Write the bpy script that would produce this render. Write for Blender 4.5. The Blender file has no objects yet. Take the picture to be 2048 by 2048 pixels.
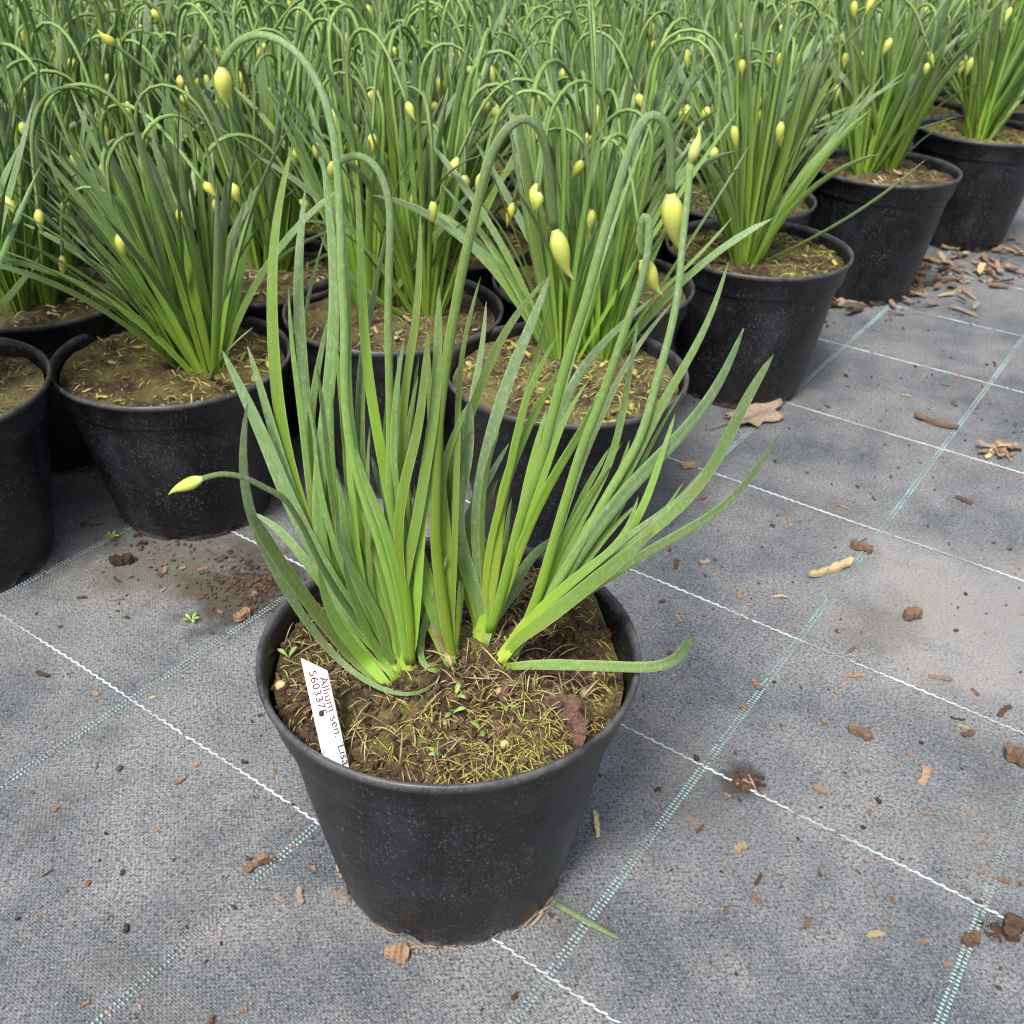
import bpy, math, random
import numpy as np
from mathutils import Matrix, Vector

# ------------------------------------------------------------------ camera
S = bpy.context.scene
W = 2048.0
CF, PITCH, ROLL, CH = 0.9896, math.radians(33.09), math.radians(1.61), 0.5926
FW = np.array([0, math.cos(PITCH), -math.sin(PITCH)])
_r = np.array([1.0, 0, 0]); _u = np.cross(_r, FW)
RT = math.cos(ROLL) * _r + math.sin(ROLL) * _u
UP = -math.sin(ROLL) * _r + math.cos(ROLL) * _u
CO = np.array([0, 0, CH])
cam_d = bpy.data.cameras.new('camera'); cam = bpy.data.objects.new('camera', cam_d)
S.collection.objects.link(cam)
cam_d.sensor_width = 36; cam_d.lens = 36 * CF; cam_d.clip_start = 0.01; cam_d.clip_end = 400
M = Matrix(((RT[0], UP[0], -FW[0], 0), (RT[1], UP[1], -FW[1], 0), (RT[2], UP[2], -FW[2], CH), (0, 0, 0, 1)))
cam.matrix_world = M
cam_d.dof.use_dof = True; cam_d.dof.focus_distance = 0.62; cam_d.dof.aperture_fstop = 18
S.camera = cam
# ------------------------------------------------------------------ sky, sun, exposure
SUN_EL, SUN_AZ = 58, 205          # degrees; azimuth clockwise from +Y
wd = bpy.data.worlds.new('World'); S.world = wd; wd.use_nodes = True
nt = wd.node_tree; bg = nt.nodes['Background']
sk = nt.nodes.new('ShaderNodeTexSky'); sk.sky_type = 'NISHITA'; sk.sun_disc = False
sk.sun_elevation = math.radians(SUN_EL); sk.sun_rotation = math.radians(SUN_AZ)
sk.air_density = 1.0; sk.dust_density = 6.0; sk.ozone_density = 0.5
nt.links.new(sk.outputs[0], bg.inputs[0]); bg.inputs[1].default_value = 0.14
sd = bpy.data.lights.new('sun', 'SUN'); sd.energy = 2.3; sd.angle = math.radians(13); sd.color = (1, 0.975, 0.93)
sun = bpy.data.objects.new('sun', sd); S.collection.objects.link(sun)
_a, _e = math.radians(SUN_AZ), math.radians(SUN_EL)
sdir = Vector((math.sin(_a) * math.cos(_e), math.cos(_a) * math.cos(_e), math.sin(_e)))
sun.rotation_euler = sdir.to_track_quat('Z', 'Y').to_euler(); sun.location = (0, 0, 4)
S.view_settings.view_transform = 'Standard'; S.view_settings.look = 'None'
S.view_settings.gamma = 1; S.view_settings.exposure = 0.74
S.cycles.max_bounces = 6; S.cycles.diffuse_bounces = 3; S.cycles.glossy_bounces = 2; S.cycles.transmission_bounces = 3
S.cycles.filter_width = 1.25
S.render.resolution_x = S.render.resolution_y = 1024

# ------------------------------------------------------------------ helpers
COL = S.collection
rng = np.random.RandomState(7)
def ray(px, py):
    return FW + (px - W / 2) / (CF * W) * RT - (py - W / 2) / (CF * W) * UP
def ground(px, py, z=0.0):
    d = ray(px, py); t = (z - CH) / d[2]; return CO + t * d
def at_depth(px, py, y):
    d = ray(px, py); return CO + d * (y / d[1])
def link(o, parent=None):
    COL.objects.link(o)
    if parent is not None: o.parent = parent
    return o
def tag(o, label=None, cat=None, group=None, kind=None):
    if label: o['label'] = label
    if cat: o['category'] = cat
    if group: o['group'] = group
    if kind: o['kind'] = kind
    return o
def empty(name, loc=(0, 0, 0), rz=0.0):
    o = bpy.data.objects.new(name, None); o.location = loc; o.rotation_euler = (0, 0, rz); o.empty_display_size = 0.05
    COL.objects.link(o); return o
class MB:
    """collects quads/tris; build_mesh makes one mesh with UVMap and a 'tone' attribute"""
    def __init__(s): s.v = []; s.f = []; s.uv = []; s.t = []; s.n = 0
    def add(s, v, f, uv=None, tone=None):
        v = np.asarray(v, float); n = len(v)
        s.v.append(v); s.f += [tuple(i + s.n for i in q) for q in f]
        s.uv.append(np.zeros((n, 2)) if uv is None else np.asarray(uv, float))
        s.t.append(np.zeros(n) if tone is None else np.broadcast_to(np.asarray(tone, float), (n,)))
        s.n += n
    def mesh(s, name, mat, smooth=True):
        me = bpy.data.meshes.new(name)
        V = np.concatenate(s.v); me.from_pydata(V.tolist(), [], s.f)
        uvv = np.concatenate(s.uv); tt = np.concatenate(s.t)
        vi = np.zeros(len(me.loops), dtype=np.int32); me.loops.foreach_get('vertex_index', vi)
        ul = me.uv_layers.new(name='UVMap'); ul.data.foreach_set('uv', uvv[vi].astype(np.float32).ravel())
        at = me.attributes.new('tone', 'FLOAT', 'POINT'); at.data.foreach_set('value', tt.astype(np.float32))
        if smooth: me.polygons.foreach_set('use_smooth', np.ones(len(me.polygons), dtype=bool))
        me.materials.append(mat); me.update(); return me
    def build(s, name, mat, parent=None, smooth=True):
        return link(bpy.data.objects.new(name, s.mesh(name, mat, smooth)), parent)
def catmull(P, n):
    P = np.asarray(P, float)
    P = np.vstack([2 * P[0] - P[1], P, 2 * P[-1] - P[-2]])
    seg = np.linalg.norm(np.diff(P[1:-1], axis=0), axis=1); L = np.concatenate([[0], np.cumsum(seg)])
    out = []
    for q in np.linspace(0, L[-1], n):
        i = min(max(np.searchsorted(L, q) - 1, 0), len(seg) - 1)
        t = (q - L[i]) / max(seg[i], 1e-9)
        a, b, c, d = P[i], P[i + 1], P[i + 2], P[i + 3]
        out.append(.5 * ((2 * b) + (c - a) * t + (2 * a - 5 * b + 4 * c - d) * t * t + (3 * b - a - 3 * c + d) * t ** 3))
    return np.array(out)
def norm(a): return a / np.maximum(np.linalg.norm(a, axis=-1, keepdims=True), 1e-9)
def strip(mb, P, Wd, Th, N, tone, sides=8, keel=0.0):
    """sweep a flattened section along P; N = face normals"""
    n = len(P); T = norm(np.gradient(P, axis=0))
    N = norm(N - (N * T).sum(1, keepdims=True) * T); B = np.cross(T, N)
    an = np.linspace(0, 2 * np.pi, sides, endpoint=False)
    cx, cy = np.cos(an), np.sin(an)
    cyy = np.where(cy > 0, cy * (1 - .55 * keel), cy * (1 + .25 * keel)) - keel * .5 * (1 - cx ** 2) * 0.8
    V = P[:, None] + B[:, None] * (cx[None, :, None] * (Wd / 2)[:, None, None]) + N[:, None] * (cyy[None, :, None] * (Th / 2)[:, None, None])
    L = np.concatenate([[0], np.cumsum(np.linalg.norm(np.diff(P, axis=0), axis=1))])
    uv = np.stack(np.broadcast_arrays((cx * .5 + .5)[None, :], L[:, None]), -1)
    f = []
    for i in range(n - 1):
        for j in range(sides):
            k = (j + 1) % sides
            f.append((i * sides + j, i * sides + k, (i + 1) * sides + k, (i + 1) * sides + j))
    f.append(tuple(range(sides - 1, -1, -1))); f.append(tuple((n - 1) * sides + j for j in range(sides)))
    tn = np.broadcast_to(np.asarray(tone, float)[:, None], (n, sides)).ravel()
    mb.add(V.reshape(-1, 3), f, uv.reshape(-1, 2), tn)

TOPX = {6: [-1, -.62, -.2, .2, .62, 1], 4: [-1, -.4, .4, 1]}
def blade(mb, P, Wd, Th, N, tone, k=6):
    """strap leaf: channelled upper face, keeled underside, crisp edges"""
    n = len(P); T = norm(np.gradient(P, axis=0))
    N = norm(N - (N * T).sum(1, keepdims=True) * T); B = np.cross(T, N)
    tx = np.array(TOPX[k]); ty = np.interp(np.abs(tx), [0, .2, .62, 1], [.05, .12, .42, 0])
    bx = np.array([1, .52, 0, -.52, -1.]) if k == 6 else np.array([1, 0, -1.]); by = np.interp(np.abs(bx), [0, .52, 1], [-1.3, -.8, 0])
    L = np.concatenate([[0], np.cumsum(np.linalg.norm(np.diff(P, axis=0), axis=1))])
    for cx, cy in ((tx, ty), (bx, by)):
        m = len(cx)
        V = P[:, None] + B[:, None] * (cx[None, :, None] * (Wd / 2)[:, None, None]) + N[:, None] * (cy[None, :, None] * (Th / 2)[:, None, None])
        uv = np.stack(np.broadcast_arrays((cx * .5 + .5)[None, :], L[:, None]), -1)
        f = [(i * m + j, i * m + j + 1, (i + 1) * m + j + 1, (i + 1) * m + j) for i in range(n - 1) for j in range(m - 1)]
        mb.add(V.reshape(-1, 3), f, uv.reshape(-1, 2), np.broadcast_to(np.asarray(tone, float)[:, None], (n, m)).ravel())

# ------------------------------------------------------------------ materials
def newmat(name):
    m = bpy.data.materials.new(name); m.use_nodes = True
    n = m.node_tree; b = n.nodes['Principled BSDF']; return m, n, b
def nd(n, t, **k):
    x = n.nodes.new(t)
    for a, v in k.items():
        if a.startswith('i_'): x.inputs[a[2:].replace('_', ' ')].default_value = v
        else: setattr(x, a, v)
    return x
def mix(n, fac, a, b, mode='MIX'):
    x = n.nodes.new('ShaderNodeMix'); x.data_type = 'RGBA'; x.blend_type = mode
    for s, v in ((0, fac), (6, a), (7, b)):
        if hasattr(v, 'is_linked'): n.links.new(v, x.inputs[s])
        elif s == 0: x.inputs[0].default_value = v
        else: x.inputs[s].default_value = (*v, 1)
    return x.outputs[2]
def ramp(n, src, pts):
    x = n.nodes.new('ShaderNodeValToRGB'); e = x.color_ramp.elements
    while len(e) < len(pts): e.new(.5)
    for q, (p, c) in zip(e, pts):
        q.position = p; q.color = (*c, 1) if hasattr(c, '__len__') else (c, c, c, 1)
    n.links.new(src, x.inputs[0]); return x.outputs[0]
def noise(n, vec, scale, detail=4, rough=.6):
    x = nd(n, 'ShaderNodeTexNoise'); x.inputs['Scale'].default_value = scale; x.inputs['Detail'].default_value = detail
    x.inputs['Roughness'].default_value = rough
    if vec is not None: n.links.new(vec, x.inputs['Vector'])
    return x.outputs['Fac']
def mapping(n, src, scale=(1, 1, 1), rot=(0, 0, 0), loc=(0, 0, 0)):
    x = n.nodes.new('ShaderNodeMapping'); x.inputs['Scale'].default_value = scale; x.inputs['Rotation'].default_value = rot
    x.inputs['Location'].default_value = loc
    n.links.new(src, x.inputs['Vector']); return x.outputs[0]
def math_(n, op, a, b=None):
    x = n.nodes.new('ShaderNodeMath'); x.operation = op
    for i, v in enumerate((a, b)):
        if v is None: continue
        if hasattr(v, 'is_linked'): n.links.new(v, x.inputs[i])
        else: x.inputs[i].default_value = v
    return x.outputs[0]
def bump(n, b, h, s, d):
    x = n.nodes.new('ShaderNodeBump'); x.inputs['Strength'].default_value = s; x.inputs['Distance'].default_value = d
    n.links.new(h, x.inputs['Height']); n.links.new(x.outputs[0], b.inputs['Normal'])
def coords(n): return n.nodes.new('ShaderNodeTexCoord')
def geopos(n): return n.nodes.new('ShaderNodeNewGeometry').outputs['Position']

def leaf_material():
    m, n, b = newmat('allium_leaf')
    tone = nd(n, 'ShaderNodeAttribute', attribute_name='tone').outputs['Fac']
    uv = coords(n).outputs['UV']; pos = geopos(n)
    inf = n.nodes.new('ShaderNodeObjectInfo').outputs['Random']
    base = ramp(n, tone, [(0.0, (.150, .218, .148)), (.22, (.138, .242, .060)), (.6, (.170, .318, .012)), (1.0, (.42, .50, .06))])
    st = noise(n, mapping(n, uv, (34, 7, 1)), 1.0, 4, .65)                    # lengthwise streaks
    base = mix(n, ramp(n, st, [(.38, 0), (.62, .75)]), base, mix(n, .6, base, (.30, .43, .11)))
    bloom = noise(n, mapping(n, pos, (1, 1, .35)), 620, 3, .75)
    blo = ramp(n, bloom, [(.50, 0), (.70, .6)])
    gl = math_(n, 'MULTIPLY', blo, math_(n, 'SUBTRACT', 1.0, math_(n, 'MINIMUM', math_(n, 'MULTIPLY', tone, 1.6), 1.0)))
    base = mix(n, gl, base, (.42, .50, .42))                              # waxy bloom
    patch = noise(n, pos, 14, 2, .5)
    base = mix(n, ramp(n, patch, [(.3, .5), (.7, 0)]), base, mix(n, 1.0, base, (.72, .80, .70), 'MULTIPLY'))
    hue = n.nodes.new('ShaderNodeHueSaturation')
    n.links.new(math_(n, 'ADD', math_(n, 'MULTIPLY', inf, .016), .494), hue.inputs['Hue'])
    n.links.new(math_(n, 'ADD', math_(n, 'MULTIPLY', inf, .55), .68), hue.inputs['Value']); n.links.new(base, hue.inputs['Color'])
    u = nd(n, 'ShaderNodeSeparateXYZ'); n.links.new(uv, u.inputs[0])
    edge = math_(n, 'ABSOLUTE', math_(n, 'SUBTRACT', u.outputs[0], .5))
    col = mix(n, ramp(n, edge, [(.44, 0), (.5, .8)]), hue.outputs[0], (.40, .51, .19))
    n.links.new(col, b.inputs['Base Color'])
    b.inputs['Roughness'].default_value = .46; b.inputs['Specular IOR Level'].default_value = .34
    b.inputs['Subsurface Weight'].default_value = 0.0
    bump(n, b, st, .5, .0008)
    tr = n.nodes.new('ShaderNodeBsdfTranslucent'); n.links.new(mix(n, 1.0, col, (1.3, 1.35, .5), 'MULTIPLY'), tr.inputs[0])
    ms = n.nodes.new('ShaderNodeMixShader'); ms.inputs[0].default_value = .16
    n.links.new(b.outputs[0], ms.inputs[1]); n.links.new(tr.outputs[0], ms.inputs[2])
    n.links.new(ms.outputs[0], n.nodes['Material Output'].inputs[0]); return m
def bud_material():
    m, n, b = newmat('bud_skin')
    tone = nd(n, 'ShaderNodeAttribute', attribute_name='tone').outputs['Fac']
    c = ramp(n, tone, [(0, (.36, .47, .18)), (.22, (.68, .70, .28)), (.5, (.70, .70, .055)), (1, (.68, .71, .22))])
    uv = coords(n).outputs['UV']
    v = noise(n, mapping(n, uv, (22, 30, 1)), 1.0, 4, .65)
    c = mix(n, ramp(n, v, [(.35, .6), (.62, 0)]), c, (.42, .50, .09))
    inf = n.nodes.new('ShaderNodeObjectInfo').outputs['Random']
    c = mix(n, math_(n, 'MULTIPLY', inf, .4), c, (.46, .58, .16))
    n.links.new(c, b.inputs['Base Color']); b.inputs['Roughness'].default_value = .5
    bump(n, b, v, .3, .0006)
    tr = n.nodes.new('ShaderNodeBsdfTranslucent'); n.links.new(c, tr.inputs[0])
    ms = n.nodes.new('ShaderNodeMixShader'); ms.inputs[0].default_value = .25
    n.links.new(b.outputs[0], ms.inputs[1]); n.links.new(tr.outputs[0], ms.inputs[2])
    n.links.new(ms.outputs[0], n.nodes['Material Output'].inputs[0]); return m
def pot_material():
    m, n, b = newmat('black_plastic')
    obj = coords(n).outputs['Object']; pos = geopos(n)
    inf = n.nodes.new('ShaderNodeObjectInfo').outputs['Random']
    c = mix(n, inf, (.0035, .0042, .0050), (.0065, .0072, .0085))
    film = noise(n, mapping(n, pos, (1, 1, .6)), 22, 4, .65)
    c = mix(n, ramp(n, film, [(.47, 0), (.74, .75)]), c, (.026, .030, .038))
    scr = noise(n, mapping(n, pos, (620, 620, 240), (.5, .3, .2)), 1.0, 3, .8)
    sm = math_(n, 'MULTIPLY', ramp(n, scr, [(.57, 0), (.68, 1)]), ramp(n, noise(n, pos, 24, 3, .6), [(.40, 0), (.62, 1)]))
    c = mix(n, math_(n, 'MULTIPLY', sm, .85), c, (.15, .16, .185))
    sp = noise(n, pos, 520, 2, .5)
    c = mix(n, ramp(n, sp, [(.66, 0), (.72, .7)]), c, (.15, .13, .11))
    mud = noise(n, mapping(n, pos, (1, 1, .7), (0, 0, 0), (4, 2, 7)), 105, 4, .72)
    c = mix(n, ramp(n, mud, [(.655, 0), (.70, .6)]), c, (.115, .095, .078))      # dried mud splashes
    sep = nd(n, 'ShaderNodeSeparateXYZ'); n.links.new(obj, sep.inputs[0])
    low = ramp(n, math_(n, 'ADD', sep.outputs[2], math_(n, 'MULTIPLY', noise(n, pos, 75, 3, .7), .024)), [(.012, 1), (.019, 0)])
    c = mix(n, math_(n, 'MULTIPLY', low, .75), c, (.26, .20, .15))       # soil splashed on the foot
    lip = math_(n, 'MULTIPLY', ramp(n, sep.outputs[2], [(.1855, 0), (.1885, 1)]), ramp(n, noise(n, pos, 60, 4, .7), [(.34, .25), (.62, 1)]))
    c = mix(n, math_(n, 'MULTIPLY', lip, .75), c, (.125, .125, .130))       # worn grey lip, with the rim highlight painted into the same colour
    n.links.new(c, b.inputs['Base Color'])
    r = ramp(n, film, [(.3, .28), (.7, .50)]); n.links.new(r, b.inputs['Roughness'])
    b.inputs['Specular IOR Level'].default_value = .32
    bump(n, b, math_(n, 'ADD', noise(n, pos, 900, 2, .5), math_(n, 'MULTIPLY', film, 2)), .12, .0008); return m
def soil_material(name, a, bcol, moss, wet):
    m, n, b = newmat(name); pos = geopos(n)
    f1 = noise(n, pos, 190, 6, .75); f2 = noise(n, pos, 26, 3, .6); f3 = noise(n, mapping(n, pos, (1, 1, 1), (0, 0, 0), (3, 1, 2)), 480, 3, .7)
    c = ramp(n, f1, [(.30, tuple(x * .35 for x in a)), (.5, a), (.62, bcol), (.75, tuple(min(1, x * 1.5) for x in bcol))])
    c = mix(n, ramp(n, f2, [(.40, 0), (.62, wet)]), c, mix(n, ramp(n, f3, [(.35, 0), (.65, 1)]), (moss[0] * .35, moss[1] * .38, moss[2] * .4), moss))
    n.links.new(c, b.inputs['Base Color']); b.inputs['Roughness'].default_value = .95; b.inputs['Specular IOR Level'].default_value = .2
    bump(n, b, math_(n, 'ADD', f1, math_(n, 'MULTIPLY', f3, .5)), 1.0, .004); return m
def flat_material(name, c1, c2, scale=120, rough=.85, spec=.25, bmp=.5, stretch=(1, 1, 1)):
    m, n, b = newmat(name); inf = n.nodes.new('ShaderNodeObjectInfo').outputs['Random']
    tone = nd(n, 'ShaderNodeAttribute', attribute_name='tone').outputs['Fac']
    co = geopos(n)
    f = noise(n, mapping(n, co, stretch), max(scale, 420), 4, .7)
    c = mix(n, ramp(n, f, [(.3, 0), (.7, 1)]), c1, c2)
    h = n.nodes.new('ShaderNodeHueSaturation'); n.links.new(c, h.inputs['Color'])
    n.links.new(math_(n, 'ADD', math_(n, 'MULTIPLY', math_(n, 'FRACT', math_(n, 'ADD', inf, tone)), .8), .55), h.inputs['Value'])
    n.links.new(h.outputs[0], b.inputs['Base Color']); b.inputs['Roughness'].default_value = rough; b.inputs['Specular IOR Level'].default_value = spec
    bump(n, b, f, bmp, .001); return m
THETA = math.radians(-34.65)
def mat_fabric():
    m, n, b = newmat('woven_weed_mat'); pos = geopos(n)
    p = mapping(n, pos, (1, 1, 1), (0, 0, -THETA))
    sx = nd(n, 'ShaderNodeSeparateXYZ'); n.links.new(p, sx.inputs[0])
    P_ = .0021
    ix = math_(n, 'DIVIDE', sx.outputs[0], P_); iy = math_(n, 'DIVIDE', sx.outputs[1], P_ * .8)
    fx = math_(n, 'FLOOR', ix); fy = math_(n, 'FLOOR', iy)
    par = math_(n, 'ABSOLUTE', math_(n, 'MODULO', math_(n, 'ADD', fx, fy), 2.0))
    wx = math_(n, 'ABSOLUTE', math_(n, 'SINE', math_(n, 'MULTIPLY', ix, math.pi)))
    wy = math_(n, 'ABSOLUTE', math_(n, 'SINE', math_(n, 'MULTIPLY', iy, math.pi)))
    h = math_(n, 'ADD', math_(n, 'MULTIPLY', wx, par), math_(n, 'MULTIPLY', wy, math_(n, 'SUBTRACT', 1.0, par)))
    cell = n.nodes.new('ShaderNodeCombineXYZ'); n.links.new(fx, cell.inputs[0]); n.links.new(fy, cell.inputs[1])
    wn = n.nodes.new('ShaderNodeTexWhiteNoise'); wn.noise_dimensions = '2D'; n.links.new(cell.outputs[0], wn.inputs['Vector'])
    sl = noise(n, mapping(n, p, (18, 300, 1)), 1.0, 3, .7); sl2 = noise(n, mapping(n, p, (300, 18, 1)), 1.0, 3, .7)
    base = mix(n, wn.outputs['Value'], (.019, .026, .033), (.100, .119, .143))
    base = mix(n, ramp(n, h, [(.05, .8), (.55, 0)]), base, (.010, .011, .013))
    base = mix(n, ramp(n, math_(n, 'ADD', sl, sl2), [(.75, 0), (1.25, .5)]), base, (.140, .156, .172))
    big = noise(n, pos, 4.6, 4, .6); mid = noise(n, mapping(n, pos, (1, 1, 1), (0, 0, .4), (5, 2, 0)), 14, 5, .7); fine = noise(n, pos, 420, 3, .75)
    # dusty, sandy film with a shape of its own
    dust = math_(n, 'MULTIPLY', ramp(n, math_(n, 'ADD', big, math_(n, 'MULTIPLY', mid, .75)), [(.74, 0), (1.06, 1)]), ramp(n, fine, [(.38, .1), (.60, 1)]))
    base = mix(n, math_(n, 'MULTIPLY', dust, .8), base, (.315, .318, .308))
    spk = noise(n, pos, 520, 3, .75)
    base = mix(n, ramp(n, spk, [(.54, 0), (.67, .85)]), base, (.29, .315, .33))
    drk = noise(n, mapping(n, pos, (1, 1, 1), (0, 0, 0), (9, 4, 1)), 380, 4, .8)
    base = mix(n, ramp(n, drk, [(.50, 0), (.62, .9)]), base, (.020, .021, .023))
    # silt and moss film in blotches
    sil = noise(n, mapping(n, pos, (1, 1, 1), (0, 0, 0), (1.7, 6.1, 0)), 5.5, 4, .65)
    base = mix(n, math_(n, 'MULTIPLY', ramp(n, sil, [(.56, 0), (.70, 1)]), .55), base, (.105, .098, .075))
    def stain(cx, cy, rx, col, amt, base):
        c = ground(cx, cy); d = nd(n, 'ShaderNodeVectorMath', operation='DISTANCE'); n.links.new(pos, d.inputs[0]); d.inputs[1].default_value = (c[0], c[1], 0)
        q = math_(n, 'ADD', math_(n, 'DIVIDE', d.outputs['Value'], rx), math_(n, 'MULTIPLY', math_(n, 'SUBTRACT', mid, .5), 2.6))
        return mix(n, math_(n, 'MULTIPLY', math_(n, 'MULTIPLY', ramp(n, q, [(.45, 1), (1.0, 0)]), ramp(n, fine, [(.3, .55), (.6, 1)])), amt), base, col)
    base = stain(500, 1170, .085, (.030, .024, .020), .95, base)         # wet peat washed out between the pots
    base = stain(330, 1120, .11, (.085, .075, .050), .7, base)
    base = stain(1990, 1240, .16, (.38, .37, .345), .5, base)             # blown sand
    base = stain(1490, 1560, .022, (.035, .030, .026), .9, base)
    n.links.new(base, b.inputs['Base Color']); b.inputs['Roughness'].default_value = .62; b.inputs['Specular IOR Level'].default_value = .4
    bump(n, b, math_(n, 'ADD', h, math_(n, 'MULTIPLY', fine, .8)), .6, .0007); return m
def mat_thread(name, c1, c2, dirt):
    m, n, b = newmat(name); pos = geopos(n)
    f = noise(n, pos, 300, 3, .6); g = noise(n, pos, 9, 4, .7)
    c = mix(n, ramp(n, f, [(.3, 0), (.7, 1)]), c1, c2)
    c = mix(n, ramp(n, g, [(.42, 0), (.62, dirt)]), c, (.15, .15, .15))
    n.links.new(c, b.inputs['Base Color']); b.inputs['Roughness'].default_value = .6; return m

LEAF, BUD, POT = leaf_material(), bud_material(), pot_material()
SOIL_A = soil_material('peat_with_moss', (.045, .029, .018), (.155, .108, .062), (.24, .215, .075), .75)
SOIL_B = soil_material('straw_topped_peat', (.055, .039, .024), (.20, .150, .085), (.28, .255, .105), .8)
MOSS = flat_material('moss_fibre', (.17, .16, .03), (.48, .45, .14), 900)
STRAW = flat_material('straw_fibre', (.20, .145, .07), (.46, .38, .22), 300)
BARK = flat_material('bark_chip', (.13, .080, .050), (.30, .205, .135), 160, stretch=(.4, 2, 1))
BARKD = flat_material('dark_bark', (.035, .024, .017), (.11, .070, .045), 200)
TAN = flat_material('dry_leaf', (.15, .110, .080), (.30, .235, .18), 60)
HUSK = flat_material('pale_husk', (.33, .26, .12), (.48, .41, .24), 120)
CLOD = flat_material('reddish_peat_clod', (.060, .032, .024), (.19, .115, .085), 500, bmp=1.0)
PEAT = flat_material('peat_crumb', (.030, .018, .011), (.13, .08, .05), 300)
GREEN = flat_material('seedling_green', (.16, .28, .05), (.28, .40, .12), 80, .5)
WHITE = flat_material('label_plastic', (.62, .61, .61), (.66, .65, .65), 30, .35, .5, .02)
INK = flat_material('black_print', (.02, .02, .022), (.03, .03, .03), 30, .5)

# ------------------------------------------------------------------ ground: woven weed mat with marker threads
DA = np.array([math.cos(THETA), math.sin(THETA)]); DB = np.array([-math.sin(THETA), math.cos(THETA)])
def build_ground():
    g = np.array([-120, -30, -8, -4, -3, -2, -1, 0, 1, 2, 3, 4, 8, 30, 120.])
    X, Y = np.meshgrid(g, g); V = np.stack([X.ravel(), Y.ravel(), 0 * X.ravel()], -1); k = len(g)
    mb = MB(); mb.add(V, [(i * k + j, i * k + j + 1, (i + 1) * k + j + 1, (i + 1) * k + j) for i in range(k - 1) for j in range(k - 1)])
    go = mb.build('weed_mat_ground', mat_fabric()); tag(go, 'dusty grey woven weed mat with pale thread grid', 'ground', kind='structure')
    mw = mat_thread('white_marker_thread', (.30, .39, .40), (.50, .57, .57), .85)
    mt = mat_thread('teal_marker_thread', (.13, .27, .27), (.30, .44, .44), .85)
    r = np.random.RandomState(3)
    def bead(mb, c, d, n, L, w, h):
        d3 = np.array([d[0], d[1], 0]); n3 = np.array([n[0], n[1], 0]); z = np.array([0, 0, 1.])
        P = [c - d3 * L / 2, c + d3 * L / 2]
        V = []
        for s, q in ((-.5, .35), (-.22, 1), (.22, 1), (.5, .35)):
            for a in (-1, -.5, .5, 1):
                V.append(c + d3 * L * s + n3 * w / 2 * a * q + z * (h * q * (1 if abs(a) < .9 else .1)))
        f = [(i * 4 + j, i * 4 + j + 1, (i + 1) * 4 + j + 1, (i + 1) * 4 + j) for i in range(3) for j in range(3)]
        mb.add(np.array(V), f)
    offA = [.3256, .5426, .7338, .955, 1.177, 1.4035, 1.6086, .105, -.11, 1.82, 2.03]
    for o in offA:                                     # single twisted white threads (run along DA)
        mb = MB(); s = -1.7; i = 0; ph = r.rand() * 6
        while s < 1.1:
            wob = .0009 * math.sin(s * 5 + ph) + .0004 * math.sin(s * 31 + ph)
            p = DA * s + DB * (o + wob + (.00045 if i % 2 else -.00045))
            ang = .28 if i % 2 else .05
            d = DA * math.cos(ang) + DB * math.sin(ang); n = np.array([-d[1], d[0]])
            if r.rand() > .03: bead(mb, np.array([p[0], p[1], .0008]), d, n, .0054, .0017 * (.8 + .4 * r.rand()), .0010)
            s += .0044; i += 1
        mb.build('marker_thread', mw, go)
    offB = [-.187, -.389, -.6005, .0222, .228, .43, -.81, -1.02]
    for o in offB:                                     # double rows of teal stitches (run along DB)
        mb = MB(); ph = r.rand() * 6
        for row in (-.0018, .0018):
            s = -.4
            while s < 2.6:
                wob = .001 * math.sin(s * 4 + ph)
                p = DA * (o + row + wob) + DB * s
                if r.rand() > .06: bead(mb, np.array([p[0], p[1], .0008]), DA, DB, .0026, .0015 * (.8 + .4 * r.rand()), .0008)
                s += .0031
        mb.build('marker_thread', mt, go)
    return go
GROUND = build_ground()

# ------------------------------------------------------------------ pots and soil
PH, PR, PB_ = .190, .115, .0786
def pot_mesh(seed=0, notch=True):
    r = np.random.RandomState(seed)
    prof = [(.001, .006), (.066, .006), (.072, .0005), (PB_ - .001, .0005), (PB_ + .0008, .004), (.0826, .022), (.0894, .060), (.0965, .105), (.1022, .146), (.1038, .1570),
            (.1076, .1586), (.1086, .161), (.1114, .182), (.1146, .1840), (.1152, .1868), (.1148, .1895), (.1132, .1902), (.1116, .1890), (.1098, .182), (.1062, .160), (.1010, .140), (.096, .118), (.001, .116)]
    ns = 96; an = np.linspace(0, 2 * np.pi, ns, endpoint=False)
    o1, o2 = r.uniform(-.006, .006, 2); p1, p2 = r.uniform(0, 6, 2)
    V = []
    for (q, z) in prof:
        k = q * (1 + (o1 * np.cos(2 * an + p1) + o2 * .5 * np.cos(3 * an + p2)) * (z / PH))
        zz = np.full(ns, z)
        if notch and .065 < q < .084 and z < .005:      # moulded drainage notches in the foot
            zz = zz + np.where(np.cos(an * 8 + p1) > .72, .0055, 0)
        V.append(np.stack([k * np.cos(an), k * np.sin(an), zz], -1))
    V = np.concatenate(V); f = []
    for i in range(len(prof) - 1):
        for j in range(ns):
            k = (j + 1) % ns; f.append((i * ns + j, i * ns + k, (i + 1) * ns + k, (i + 1) * ns + j))
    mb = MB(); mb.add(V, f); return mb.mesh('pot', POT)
def vnoise(x, y, seed):
    r = np.random.RandomState(seed); o = 0
    for k in range(7):
        a, b, p = r.uniform(-1, 1), r.uniform(-1, 1), r.uniform(0, 6); s = 30 * 1.55 ** k
        o = o + np.sin((a * x + b * y) * s * 1.6 + p) * .75 ** k
    return o / 2.6
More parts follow.
